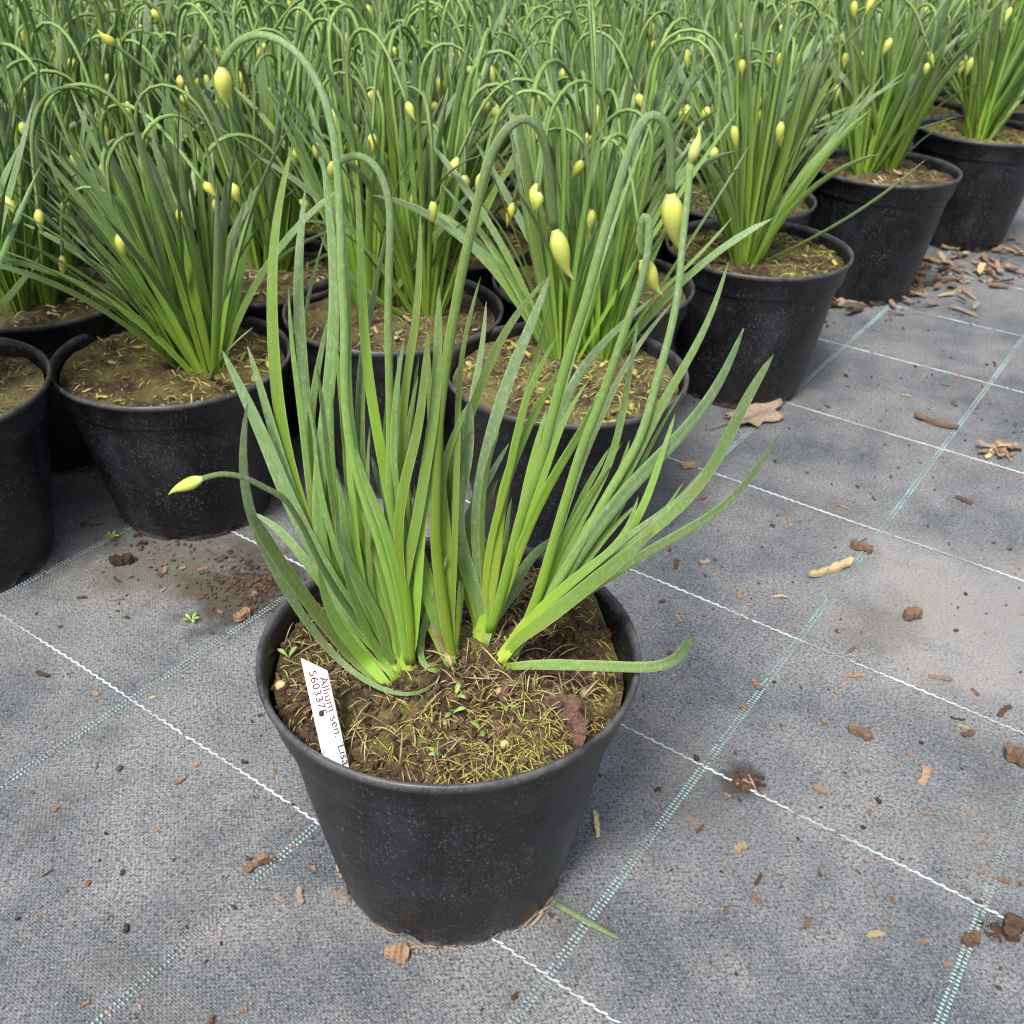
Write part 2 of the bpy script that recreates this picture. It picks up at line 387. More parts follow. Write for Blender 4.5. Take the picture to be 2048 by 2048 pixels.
def soil_mesh(seed, mat, level, extra=None, rad=.1066, nr=40, ns=110):
    an = np.linspace(0, 2 * np.pi, ns, endpoint=False); rr = rad * np.linspace(0, 1, nr + 1)[1:] ** .9
    R_, A_ = np.meshgrid(rr, an, indexing='ij'); x = (R_ * np.cos(A_)).ravel(); y = (R_ * np.sin(A_)).ravel()
    def hgt(x, y):
        q = np.hypot(x, y)
        z = level + .0042 * vnoise(x, y, seed) + .0022 * vnoise(x * 3.7, y * 3.7, seed + 9) + .003 * (1 - (q / rad) ** 2)
        if extra: z = z + extra(x, y)
        z = np.where(q > rad * .93, np.maximum(z, .1645), z)
        return np.minimum(z, level + .014 + (PH - level) * .6)
    z = hgt(x, y)
    V = np.vstack([np.stack([x, y, z], -1), [[0, 0, hgt(np.zeros(1), np.zeros(1))[0]]]]); c = len(V) - 1
    f = [(c, j, (j + 1) % ns) for j in range(ns)]
    for i in range(nr - 1):
        for j in range(ns): k = (j + 1) % ns; f.append((i * ns + j, (i + 1) * ns + j, (i + 1) * ns + k, i * ns + k))
    mb = MB(); mb.add(V, f); return mb.mesh('soil', mat), hgt
def fibre(mb, p, d, L, w, r, tone):
    n = 5; t = np.linspace(0, 1, n)[:, None]; d = d / np.linalg.norm(d)
    e = p + d * L
    if math.hypot(e[0], e[1]) > .103: d = np.array([-p[0], -p[1], .02]) / max(math.hypot(p[0], p[1]), .01) + d * .6; d = d / np.linalg.norm(d)
    s = np.cross(d, [0, 0, 1.]); s = s / max(np.linalg.norm(s), 1e-6)
    P = p + d * L * t + s * L * r.uniform(-.35, .35) * t ** 2 + np.array([0, 0, 1.]) * L * r.uniform(.02, .25) * np.sin(np.pi * t)
    wd = w * np.array([.6, 1, 1, .8, .2]); strip(mb, P, wd, wd * .6, np.tile([0, 0, 1.], (n, 1)), np.full(n, tone), 4)
def chip(mb, p, L, w, th, rz, tilt, r, tone=0.0):
    """an irregular bark flake: bent, ragged slab"""
    n = 9; xs = np.linspace(-.5, .5, n); V = []
    w0 = r.uniform(.55, 1, n); w0[0] *= r.uniform(.2, .8); w0[-1] *= r.uniform(.2, .8); cur = r.uniform(-.25, .35)
    off = r.uniform(-.1, .1, n)
    for side in (1, -1):
        for i in range(n):
            for a in (-.5, .5):
                V.append((xs[i] * L, (a * w0[i] + off[i]) * w, cur * L * (xs[i] ** 2 - .12) + side * th / 2 + r.uniform(-.28, .28) * th))
    V = np.array(V); V[:, 2] -= V[:, 2].min()
    f = []
    for i in range(n - 1):
        a = 2 * i; f.append((a, a + 2, a + 3, a + 1)); b = a + 2 * n; f.append((b + 1, b + 3, b + 2, b))
        f.append((a, b, b + 2, a + 2)); f.append((a + 1, a + 3, b + 3, b + 1))
    e = 2 * (n - 1); f.append((0, 1, 2 * n + 1, 2 * n)); f.append((e, e + 2 * n, e + 2 * n + 1, e + 1))
    R = np.array(Matrix.Rotation(rz, 3, 'Z') @ Matrix.Rotation(tilt, 3, 'Y'))
    V = V @ R.T; V[:, 2] -= V[:, 2].min(); mb.add(V + p, f, None, tone)
def ball(mb, p, rad, tone=0):
    V, f = [], []; ns, nr = 8, 5
    for i in range(nr + 1):
        a = math.pi * i / nr
        for j in range(ns): b = 2 * math.pi * j / ns; V.append((rad * math.sin(a) * math.cos(b), rad * math.sin(a) * math.sin(b), rad * math.cos(a)))
    for i in range(nr):
        for j in range(ns): k = (j + 1) % ns; f.append((i * ns + j, (i + 1) * ns + j, (i + 1) * ns + k, i * ns + k))
    mb.add(np.array(V) + p, f, None, tone)

# ------------------------------------------------------------------ plant pieces
def leaf_profile(t, tip=.22, neck=.75):
    w = neck + (1 - neck) * np.clip(t / .25, 0, 1)
    w = w * np.where(t > 1 - tip, np.sqrt(np.clip(1 - ((t - 1 + tip) / tip) ** 1.8, 0, 1)), 1)
    return np.maximum(w, .05)
BUDT = np.array([0, .06, .14, .24, .35, .47, .58, .68, .78, .88, .95, 1.0])
BUDR = np.array([.40, .50, .76, .95, 1.0, .92, .76, .58, .38, .20, .12, .04])
def bud_mesh(p, d, L, wid, side, yellow=1.0):
    """teardrop bud from neck p along d, ending in a slightly hooked beak"""
    d = d / np.linalg.norm(d); t = np.linspace(0, 1, 22); side = side - d * np.dot(side, d); side = side / np.linalg.norm(side)
    P = p + d * L * t[:, None] + side * (L * .10 * np.clip((t - .62) / .38, 0, 1) ** 2)[:, None]
    w = wid * np.interp(t, BUDT, BUDR); mb = MB()
    strip(mb, P, w, w * .9, np.tile(side, (len(t), 1)), np.clip(t * 2.2, 0, .75) * yellow + .25 * (t > .8), 12)
    return mb.mesh('bud', BUD)

# ---- procedural potted alliums of the rows
def gen_leaf(r, base, az, lean, L, w, curl, outer, n=12):
    t = np.linspace(0, 1, n); ang = lean + curl * t ** 1.7
    dl = L / (n - 1); h = np.array([math.cos(az), math.sin(az), 0]); sw = r.uniform(-.5, .5)
    P = [base]
    for i in range(1, n):
        a = ang[i]; hz = az + sw * t[i] ** 2
        d = np.array([math.cos(hz) * math.sin(a), math.sin(hz) * math.sin(a), math.cos(a)])
        P.append(P[-1] + d * dl)
    P = np.array(P); nrm = norm(-h * 1.0 + np.array([0, 0, .5]))
    tw = r.uniform(-1.3, 1.3) + r.uniform(-.7, .7) * t; T = norm(np.gradient(P, axis=0)); N0 = norm(nrm - (T @ nrm)[:, None] * T); B0 = np.cross(T, N0)
    N = N0 * np.cos(tw)[:, None] + B0 * np.sin(tw)[:, None]
    Wd = w * leaf_profile(t, r.uniform(.2, .55)); tone = np.clip((1 - t * r.uniform(.8, 1.3)) * (.92 - .40 * outer) + r.uniform(-.10, .12), 0, 1)
    return P, Wd, np.maximum(Wd * .30, .0011), N, tone
def gen_stalk(r, base, az, lean, L, rad, azb, n=34, hang=None):
    t = np.linspace(0, 1, n); k = r.uniform(.52, .66); hang = r.uniform(2.6, 3.3) if hang is None else hang
    P = [base]; dl = L / (n - 1)
    for i in range(1, n):
        b = np.clip((t[i] - k) / (.90 - k), 0, 1); b = b * b * (3 - 2 * b)
        a = lean * (1 - .4 * t[i]); d0 = np.array([math.cos(az) * math.sin(a), math.sin(az) * math.sin(a), math.cos(a)])
        hb = np.array([math.cos(azb), math.sin(azb), 0]); q = hang * b
        d = d0 * math.cos(q) + (hb - d0 * np.dot(hb, d0)) * math.sin(q); P.append(P[-1] + d / np.linalg.norm(d) * dl)
    P = np.array(P)
    for _ in range(4): P[1:-1] = .25 * P[:-2] + .5 * P[1:-1] + .25 * P[2:]
    return P, rad * (1.15 - .35 * t)
def make_plant(seed, nleaf=46, nst=8, hgt=1.0, lean=(0, 0), tuft=1.0, bases=None, low=2):
    r = np.random.RandomState(seed); leaves, stalks = [], []
    if bases is None:
        nb = r.randint(4, 7); bases = [(r.uniform(-.042, .042), r.uniform(-.042, .042)) for _ in range(nb)]
    for i in range(nleaf):
        bx, by = bases[r.randint(len(bases))]; az = r.uniform(0, 2 * np.pi); o = (i / nleaf)
        rad = .004 + .009 * o; base = np.array([bx + rad * math.cos(az), by + rad * math.sin(az), .172])
        ln = (.05 + .42 * o * r.uniform(.5, 1.2)) * tuft; L = hgt * r.uniform(.19, .285) * (1 - .12 * o); curl = r.uniform(-.1, .75) * (.3 + o)
        if i >= nleaf - low: ln = r.uniform(.85, 1.15); curl = r.uniform(-.6, .5); L *= .85
        vx, vy = math.cos(az) * math.sin(ln) + lean[0], math.sin(az) * math.sin(ln) + lean[1]
        az2 = math.atan2(vy, vx); ln2 = math.asin(min(.97, math.hypot(vx, vy)))
        leaves.append(gen_leaf(r, base, az2, ln2, L, r.uniform(.0050, .0086), curl, o))
    for i in range(nst):
        bx, by = bases[r.randint(len(bases))]; az = r.uniform(0, 2 * np.pi)
        base = np.array([bx + .006 * math.cos(az), by + .006 * math.sin(az), .172]); ln = r.uniform(.03, .28)
        vx, vy = math.cos(az) * math.sin(ln) + lean[0], math.sin(az) * math.sin(ln) + lean[1]
        az2 = math.atan2(vy, vx); ln2 = math.asin(min(.9, math.hypot(vx, vy)))
        P, rd = gen_stalk(r, base, az2, ln2, hgt * r.uniform(.28, .42), r.uniform(.0044, .0056), r.uniform(0, 2 * np.pi), hang=None if r.rand() > .12 else r.uniform(.3, .9))
        d = P[-1] - P[-3]; stalks.append((P, rd, d, r.uniform(.018, .028), r.uniform(.0080, .0115)))
    return leaves, stalks
def plant_meshes(pl, separate):
    leaves, stalks = pl; out = {'leaf': [], 'stalk': []}
    if separate:
        for a in leaves: mb = MB(); blade(mb, *a); out['leaf'].append(mb.mesh('leaf', LEAF))
    else:
        mb = MB()
        for a in leaves: blade(mb, *a, k=4)
        out['leaf'].append(mb.mesh('foliage', LEAF))
    for (P, rd, d, L, w) in stalks:
        mb = MB(); strip(mb, P, rd, rd * .85, np.tile([.3, .2, 1.], (len(P), 1)) + 1e-3, np.clip(.6 - np.linspace(0, 1, len(P)) * .45, 0, 1), 7)
        out['stalk'].append((mb.mesh('flower_stalk', LEAF), bud_mesh(P[-1] - d * .15, d, L, w, np.array([.4, .7, .3]))))
    return out
def topping(seed, hf, n=520, rad=.100, mat=None):
    """loose straw, moss strands and crumbs lying on the soil: one uncountable layer"""
    r = np.random.RandomState(seed); mb = MB()
    for i in range(n):
        q, a = rad * math.sqrt(r.rand()), r.uniform(0, 2 * np.pi); x, y = q * math.cos(a), q * math.sin(a)
        if vnoise(np.array([x * .8]), np.array([y * .8]), seed + 3)[0] < r.uniform(-.9, .3): continue
        z = float(hf(np.array([x]), np.array([y]))[0])
        if r.rand() < .92: fibre(mb, np.array([x, y, z + .0005]), np.array([r.uniform(-1, 1), r.uniform(-1, 1), r.uniform(-.1, .3)]), r.uniform(.004, .014), r.uniform(.0006, .0016), r, r.rand())
        else: chip(mb, np.array([x, y, z - .001]), r.uniform(.006, .014), r.uniform(.003, .006), r.uniform(.001, .003), r.uniform(0, 6), r.uniform(-.4, .4), r, r.rand())
    return mb.mesh('straw_litter', mat or STRAW)
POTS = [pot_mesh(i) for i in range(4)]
SOILS = []
for i, (sm_, n_, tm_) in enumerate(((SOIL_B, 420, STRAW), (SOIL_A, 620, MOSS), (SOIL_A, 300, STRAW), (SOIL_B, 560, MOSS))):
    me, hf = soil_mesh(20 + i, sm_, .1765); SOILS.append((me, topping(40 + i, hf, n_, mat=tm_)))
def potted(loc, rz, pm, sm, tm, parts, label, group=None, hs=1.0, sep=False):
    t = empty('potted_allium', (loc[0], loc[1], 0), rz); t.scale = (1, 1, hs)
    tag(t, label, 'potted plant', group)
    link(bpy.data.objects.new('pot', pm), t); so = link(bpy.data.objects.new('soil', sm), t)
    tag(link(bpy.data.objects.new('straw_litter', tm), so), kind='stuff')
    for me in parts['leaf']:
        o = link(bpy.data.objects.new('leaf' if sep else 'foliage', me), t)
        if not sep: o['kind'] = 'stuff'
    for st, bu in parts['stalk']:
        so_ = link(bpy.data.objects.new('flower_stalk', st), t); link(bpy.data.objects.new('bud', bu), so_)
    return t
# lattice of touching pots behind: origin pot and two steps
E1 = np.array([.205, .100]); E2 = np.array([.020, .233]); O0 = np.array([-.130, 1.0])
def along(i, j): return O0 + i * E1 + j * E2
front = {   # (i, j): (x, y, rz, height scale, seed, leaf count, stalks, lean, tuft, bases, label)
    (-2, 0): (-.532, .800, 0, .98, 101, 60, 8, (.05, .10), 1.1, None, 'black pot of alliums at the corner of the rows, beside the sideways leaning one'),
    (-1, 0): (-.338, .915, 0, .90, 102, 96, 8, (-.13, .04), 1.25, [(.035, -.012), (.012, .004), (.03, .02)], 'black pot with bare dark peat whose allium leaves all lean to one side'),
    (0, 0): (-.130, 1.005, 1, 1.0, 103, 84, 9, (.03, .06), 1.2, [(.01, .04), (-.03, .03), (.035, .01)], 'black pot of alliums wedged just behind the lone pot, between two row pots'),
    (1, -1): (.047, .873, 2, .99, 104, 56, 8, (.02, .08), 1.15, [(.00, .045), (.035, .05)], 'black pot of sparse alliums with pale thick stems, directly behind the lone pot'),
    (1, 0): (.085, 1.112, .5, .98, 105, 70, 9, (0, .05), .9, None, 'black pot of alliums tucked behind the sparse pot with pale stems'),
    (2, 0): (.297, 1.241, 0, 1.0, 106, 90, 6, (.02, .06), 1.0, [(-.022, -.03), (-.012, -.02)], 'black pot with dense upright allium fan, dead tan leaf at its foot'),
    (3, 1): (.560, 1.615, 0, 1.05, 107, 80, 9, (.0, .08), 1.15, [(-.03, .0), (.01, .01)], 'black pot heaped with tan bark chips, soil streak running down its rim'),
    (4, 2): (.822, 1.895, 0, 1.05, 108, 80, 10, (.05, .08), 1.2, None, 'black pot of alliums with bark litter piled at its foot along the row edge'),
    (-1, 1): (-.300, 1.125, .8, .98, 109, 80, 9, (.12, .02), 1.1, [(.02, .03), (.0, .03)], 'black pot of alliums with yellowish moss top, behind the pot of sideways leaves'),
    (0, 1): (-.095, 1.24, 2.2, 1.0, 110, 80, 10, (0, .05), 1.0, None, 'black pot of alliums second behind the lone pot, amid the rows'),
    (-2, 1): (-.520, 1.035, 1.1, 1.0, 111, 85, 10, (0, .0), 1.1, None, 'black pot of alliums behind the outer corner pot of the rows'),
    (2, 1): (.305, 1.465, 2.0, 1.0, 112, 90, 10, (0, .0), 1.1, None, 'black pot of alliums behind the dense upright fan pot'),
    (1, 1): (.105, 1.345, 1.3, 1.0, 113, 90, 10, (0, .0), 1.1, None, 'black pot of alliums third row behind the lone pot, amid the rows'),
    (3, 2): (.560, 1.845, 1.9, 1.0, 114, 90, 10, (0, .0), 1.1, None, 'black pot of alliums behind the pot heaped with bark chips'),
}
for q, (key, (x, y, rz, hs, seed, nl, ns_, ln, tf, bs, lab)) in enumerate(front.items()):
    pl = plant_meshes(make_plant(seed, nl, ns_ + 4, 1.1, ln, tf, bs), True)
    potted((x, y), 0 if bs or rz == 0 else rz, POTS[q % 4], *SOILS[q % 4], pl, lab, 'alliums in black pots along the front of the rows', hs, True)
VAR = [plant_meshes(make_plant(200 + i, 105, 20, 1.0, (rng.uniform(-.06, .06), rng.uniform(-.04, .08)), 1.35), False) for i in range(7)]
cnt = 0
ORD = 'first second third fourth fifth sixth seventh eighth ninth tenth eleventh twelfth thirteenth'.split()
for j in range(0, 13):
    for i in range(-12, 14):
        if (i, j) in front or i > j + 2: continue
        x, y = along(i, j) + rng.uniform(-.008, .008, 2)
        if y < .72 or y > 3.7 or abs(x) > .56 * y + .55: continue
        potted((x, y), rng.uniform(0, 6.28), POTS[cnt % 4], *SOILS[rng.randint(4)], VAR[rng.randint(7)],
               'black pot of nodding alliums standing in the %s row back from the front edge' % ORD[j] if i < j + 2 else 'black pot of nodding alliums ending the %s row at the open mat' % ORD[j],
               'alliums in the %s row' % ORD[j], rng.uniform(.90, 1.08))
        cnt += 1
print('field pots', cnt)

# ------------------------------------------------------------------ the lone pot in front
MX, MY = -.0352, .4714
main = empty('potted_allium', (MX, MY, 0))
tag(main, 'lone black pot of tall nodding alliums standing clear of the rows', 'potted plant')
def main_extra(x, y):
    z = 0
    def g(cx, cy, s): return np.exp(-((x - cx) ** 2 + (y - cy) ** 2) / (2 * s * s))
    z = z - .030 * g(.080, .016, .017) + .020 * g(.076, .060, .018) + .006 * g(.000, .000, .035) - .010 * g(.088, -.035, .012) - .006 * g(-.03, -.098, .014) - .006 * g(-.075, .0, .02)
    z = z + .008 * g(.058, -.052, .014)
    return z
sme, shf = soil_mesh(5, SOIL_A, .1735, main_extra, nr=70, ns=180)
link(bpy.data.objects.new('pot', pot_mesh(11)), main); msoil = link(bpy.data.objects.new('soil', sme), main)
def soil_z(x, y): return float(shf(np.array([x]), np.array([y]))[0])
r = np.random.RandomState(21)
def scatter(n, fn, rad=.106):
    for _ in range(n):
        q, a = rad * math.sqrt(r.rand()), r.uniform(0, 2 * np.pi); x, y = q * math.cos(a), q * math.sin(a); fn(x, y, soil_z(x, y))
mb = MB(); mb2 = MB(); mb3 = MB()
for _ in range(260):                                  # bare dark peat in the hollow and along the gap by the wall
    x, y = (r.normal(.078, .013), r.normal(.014, .012)) if r.rand() < .6 else (r.normal(-.03, .02), r.normal(-.093, .006))
    if math.hypot(x, y) < .103: chip(mb3, np.array([x, y, soil_z(x, y) - .0005]), r.uniform(.003, .009), r.uniform(.003, .006), r.uniform(.0015, .0035), r.uniform(0, 6), r.uniform(-.5, .5), r, r.rand())
def f_moss(x, y, z):
    w = math.exp(-((x - .03) ** 2 + (y + .075) ** 2) / .0016) + .9 * math.exp(-((x - .078) ** 2 + (y - .064) ** 2) / .0008) + .18
    if (x - .08) ** 2 + (y - .014) ** 2 < .0004: return
    if r.rand() < w: fibre(mb, np.array([x, y, z - .0005]), np.array([r.uniform(-1, 1), r.uniform(-1, 1), r.uniform(0, .7)]), r.uniform(.004, .012), r.uniform(.0005, .0010), r, r.rand())
scatter(5200, f_moss)
scatter(420, lambda x, y, z: fibre(mb2, np.array([x, y, z + .0003]), np.array([r.uniform(-1, 1), r.uniform(-1, 1), r.uniform(-.1, .35)]), r.uniform(.006, .026), r.uniform(.0004, .0012), r, r.rand()))
scatter(900, lambda x, y, z: chip(mb3, np.array([x, y, z - .001]), r.uniform(.002, .008), r.uniform(.002, .005), r.uniform(.001, .003), r.uniform(0, 6), r.uniform(-.5, .5), r, r.rand()))
tag(mb.build('moss_strands', MOSS, msoil), kind='stuff'); tag(mb2.build('straw_fibres', STRAW, msoil), kind='stuff'); tag(mb3.build('peat_crumbs', PEAT, msoil, smooth=False), kind='stuff')
for (px, py, s) in [(1199, 1293, .0036), (561, 1366, .0036), (1172, 1358, .003), (1000, 1385, .0032), (1010, 1480, .003), (690, 1285, .002), (890, 1440, .0018)]:
    p = ground(px, py, .178); x, y = p[0] - MX, p[1] - MY
    mbp = MB(); ball(mbp, np.array([x, y, soil_z(x, y) + s * .5]), s); mbp.build('fertiliser_pellet', HUSK, msoil)
for (px, py, L) in [(1120, 1415, .026), (1140, 1440, .020), (1000, 1450, .014), (1160, 1470, .015), (1010, 1377, .010), (660, 1440, .010), (1095, 1425, .018)]:
    p = ground(px, py, .18); x, y = p[0] - MX, p[1] - MY
    mbp = MB(); chip(mbp, np.array([x, y, soil_z(x, y) - .0015]), L, L * .6, .005, r.uniform(0, 6), r.uniform(-.2, .3), r, r.rand()); mbp.build('bark_chip', CLOD, msoil, smooth=False)
# small weed seedlings in the soil
for (px, py, k) in [(912, 1395, 0), (905, 1420, 1), (885, 1500, 2), (575, 1295, 3), (550, 1210, 4), (1010, 1405, 5), (965, 1450, 6)]:
    p = ground(px, py, .18); x, y = p[0] - MX, p[1] - MY; q = math.hypot(x, y)
    if q > .104: x, y = x * .104 / q, y * .104 / q
    z = soil_z(x, y); mbp = MB()
    for a in (r.uniform(0, 6), r.uniform(0, 6)):
        P = np.array([x, y, z]) + np.outer(np.linspace(0, 1, 6), [math.cos(a) * .008, math.sin(a) * .008, .004]) + np.outer(np.sin(np.linspace(0, math.pi, 6)), [0, 0, .002])
        strip(mbp, P, .0036 * np.array([.25, .5, .9, 1, .8, .1]), np.full(6, .0008), np.tile([0, 0, 1.], (6, 1)), np.full(6, r.rand()), 6)
    mbp.build('seedling', GREEN, msoil)

mbf = MB()
for k in range(30):
    a = r.uniform(-2.9, -.25); q = PB_ + r.uniform(-.001, .004)
    chip(mbf, np.array([q * math.cos(a), q * math.sin(a), r.uniform(.0004, .003)]), r.uniform(.004, .013), r.uniform(.0008, .0025), r.uniform(.0004, .001), a + math.pi / 2 + r.uniform(-.3, .3), r.uniform(-.3, .3), r, r.rand())
tag(mbf.build('soil_crust', TAN, main, smooth=False), kind='stuff')
# ---- traced leaves: crop frames of the photograph -> pixel -> ray; depth from the clump each leaf grows from
K1 = 380 / 1932
FR = {'1': (440, 280, K1), '2': (760, 280, K1), '3': (1080, 180, K1), '4': (440, 620, K1), '5': (760, 620, K1), '6': (1080, 560, 480 / 1932), '7': (480, 960, K1),
      '8': (800, 960, K1), 'F': (0, 0, 2048 / 1932), 'g': (480, 1150, 600 / 1932), 'h': (900, 1150, 600 / 1932), 'a': (0, 0, 700 / 1932), 'b': (680, 0, 700 / 1932),
      'e': (950, 650, 650 / 1932), 'p': (0, 0, 1)}
def trace(s):
    out = []; fr = 'p'
    for tok in s.split():
        if tok[0] in FR and not tok[0].isdigit() and len(tok) == 1: fr = tok; continue
        if len(tok) == 2 and tok[1] == ':': fr = tok[0]; continue
        u, v = tok.split(','); x0, y0, k = FR[fr]; out.append((x0 + k * float(u), y0 + k * float(v)))
    return np.array(out)
CL = {'L': (812, 1352), 'M': (905, 1335), 'C': (966, 1290), 'R': (1004, 1322)}
CLY = {k: ground(*v, .177)[1] for k, v in CL.items()}
def lift(px, yb, dy, n, bow=0.0):
    """pixels -> 3-D: the leaf's depth drifts from its clump by dy towards the tip"""
    q = catmull(px, n)
    for _ in range(10 if n < 40 else 6): q[1:-1] = .25 * q[:-2] + .5 * q[1:-1] + .25 * q[2:]
    L = np.concatenate([[0], np.cumsum(np.linalg.norm(np.diff(q, axis=0), axis=1))]); t = L / L[-1]
    P = []
    for (a, b), s in zip(q, t):
        p = at_depth(a, b, yb + dy * s ** 1.3 + bow * math.sin(math.pi * s)); d = math.hypot(p[0] - MX, p[1] - MY)
        zmin = .1805 + .008 * min(1, s * 6) if d < .100 else .1955
        if s > .02 and p[2] < zmin and d < .135: p = ground(a, b, zmin)       # lies on the soil or the rim instead of sinking into it
        P.append(p)
    P = np.array(P)
    for _ in range(3): P[1:-1] = .25 * P[:-2] + .5 * P[1:-1] + .25 * P[2:]
    return P, t
loc0 = np.array([MX, MY, 0])
def main_leaf(cl, s, wpx, dy, bright, tip=.25, bow=0.0, narrow_end=False, name='leaf', mat=None):
    px = trace(s); c0 = np.array(CL[cl]) + [r.uniform(-9, 9), r.uniform(4, 12)]
    if np.linalg.norm(px[0] - c0) < 75 and px[0][1] < c0[1] + 4: px = np.vstack([c0, px[1:] if np.linalg.norm(px[0] - c0) < 25 else px])
    P, t = lift(px, CLY[cl], dy, 30, bow)
    wm = wpx * ((P - CO) @ FW) / (CF * W)
    prof = leaf_profile(t, tip, .62)
    if narrow_end: prof = prof * np.interp(t, [0, .08, .3, .55], [.15, .45, .6, 1])
    ph = r.uniform(-.55, .55) + r.uniform(-.45, .45) * t
    Wd = wm * prof / np.maximum(np.cos(ph), .6) * .84
    V = norm(CO - P); T = norm(np.gradient(P, axis=0)); N0 = norm(V - (V * T).sum(1, keepdims=True) * T); B0 = np.cross(T, N0)
    N = N0 * np.cos(ph)[:, None] + B0 * np.sin(ph)[:, None]
    tone = np.clip(bright * (1.0 - .75 * t ** 1.1) + .45 * np.clip(1 - t / .12, 0, 1), 0, 1)
    m_ = MB(); blade(m_, P - loc0, Wd, np.maximum(Wd * .30, .0013), N, tone)
    return m_.build(name, mat or LEAF, main)
def main_stalk(cl, s, wpx, dy, bright, bud, bow=0.0, wend=.62, yellow=1.0, budw=44, back=0.0):
    px = trace(s); P, t = lift(px, CLY[cl], dy, 60, bow)
    wm = .90 * wpx * ((P - CO) @ FW) / (CF * W) * (1 - (1 - wend) * t ** .8)
    V = norm(CO - P); m_ = MB()
    strip(m_, P - loc0, wm, wm * .85, V + np.array([.3, 0, .2]), np.clip(bright * (1 - 1.1 * t) + .25 * np.clip((t - .8) / .2, 0, 1), 0, 1), 12, .15)
    st = m_.build('flower_stalk', LEAF, main)
    b0 = P[-1]; y0 = b0[1]; q = trace(bud)[0]; b1 = at_depth(q[0], q[1], y0 + back); d = b1 - b0
    L = np.linalg.norm(d); side = RT * (1 if r.rand() > .4 else -1) + UP * .2
    wb = budw * ((b0 - CO) @ FW) / (CF * W)
    link(bpy.data.objects.new('bud', bud_mesh(b0 - loc0 - d * .02, d, L * 1.02, wb, side, yellow)), st)
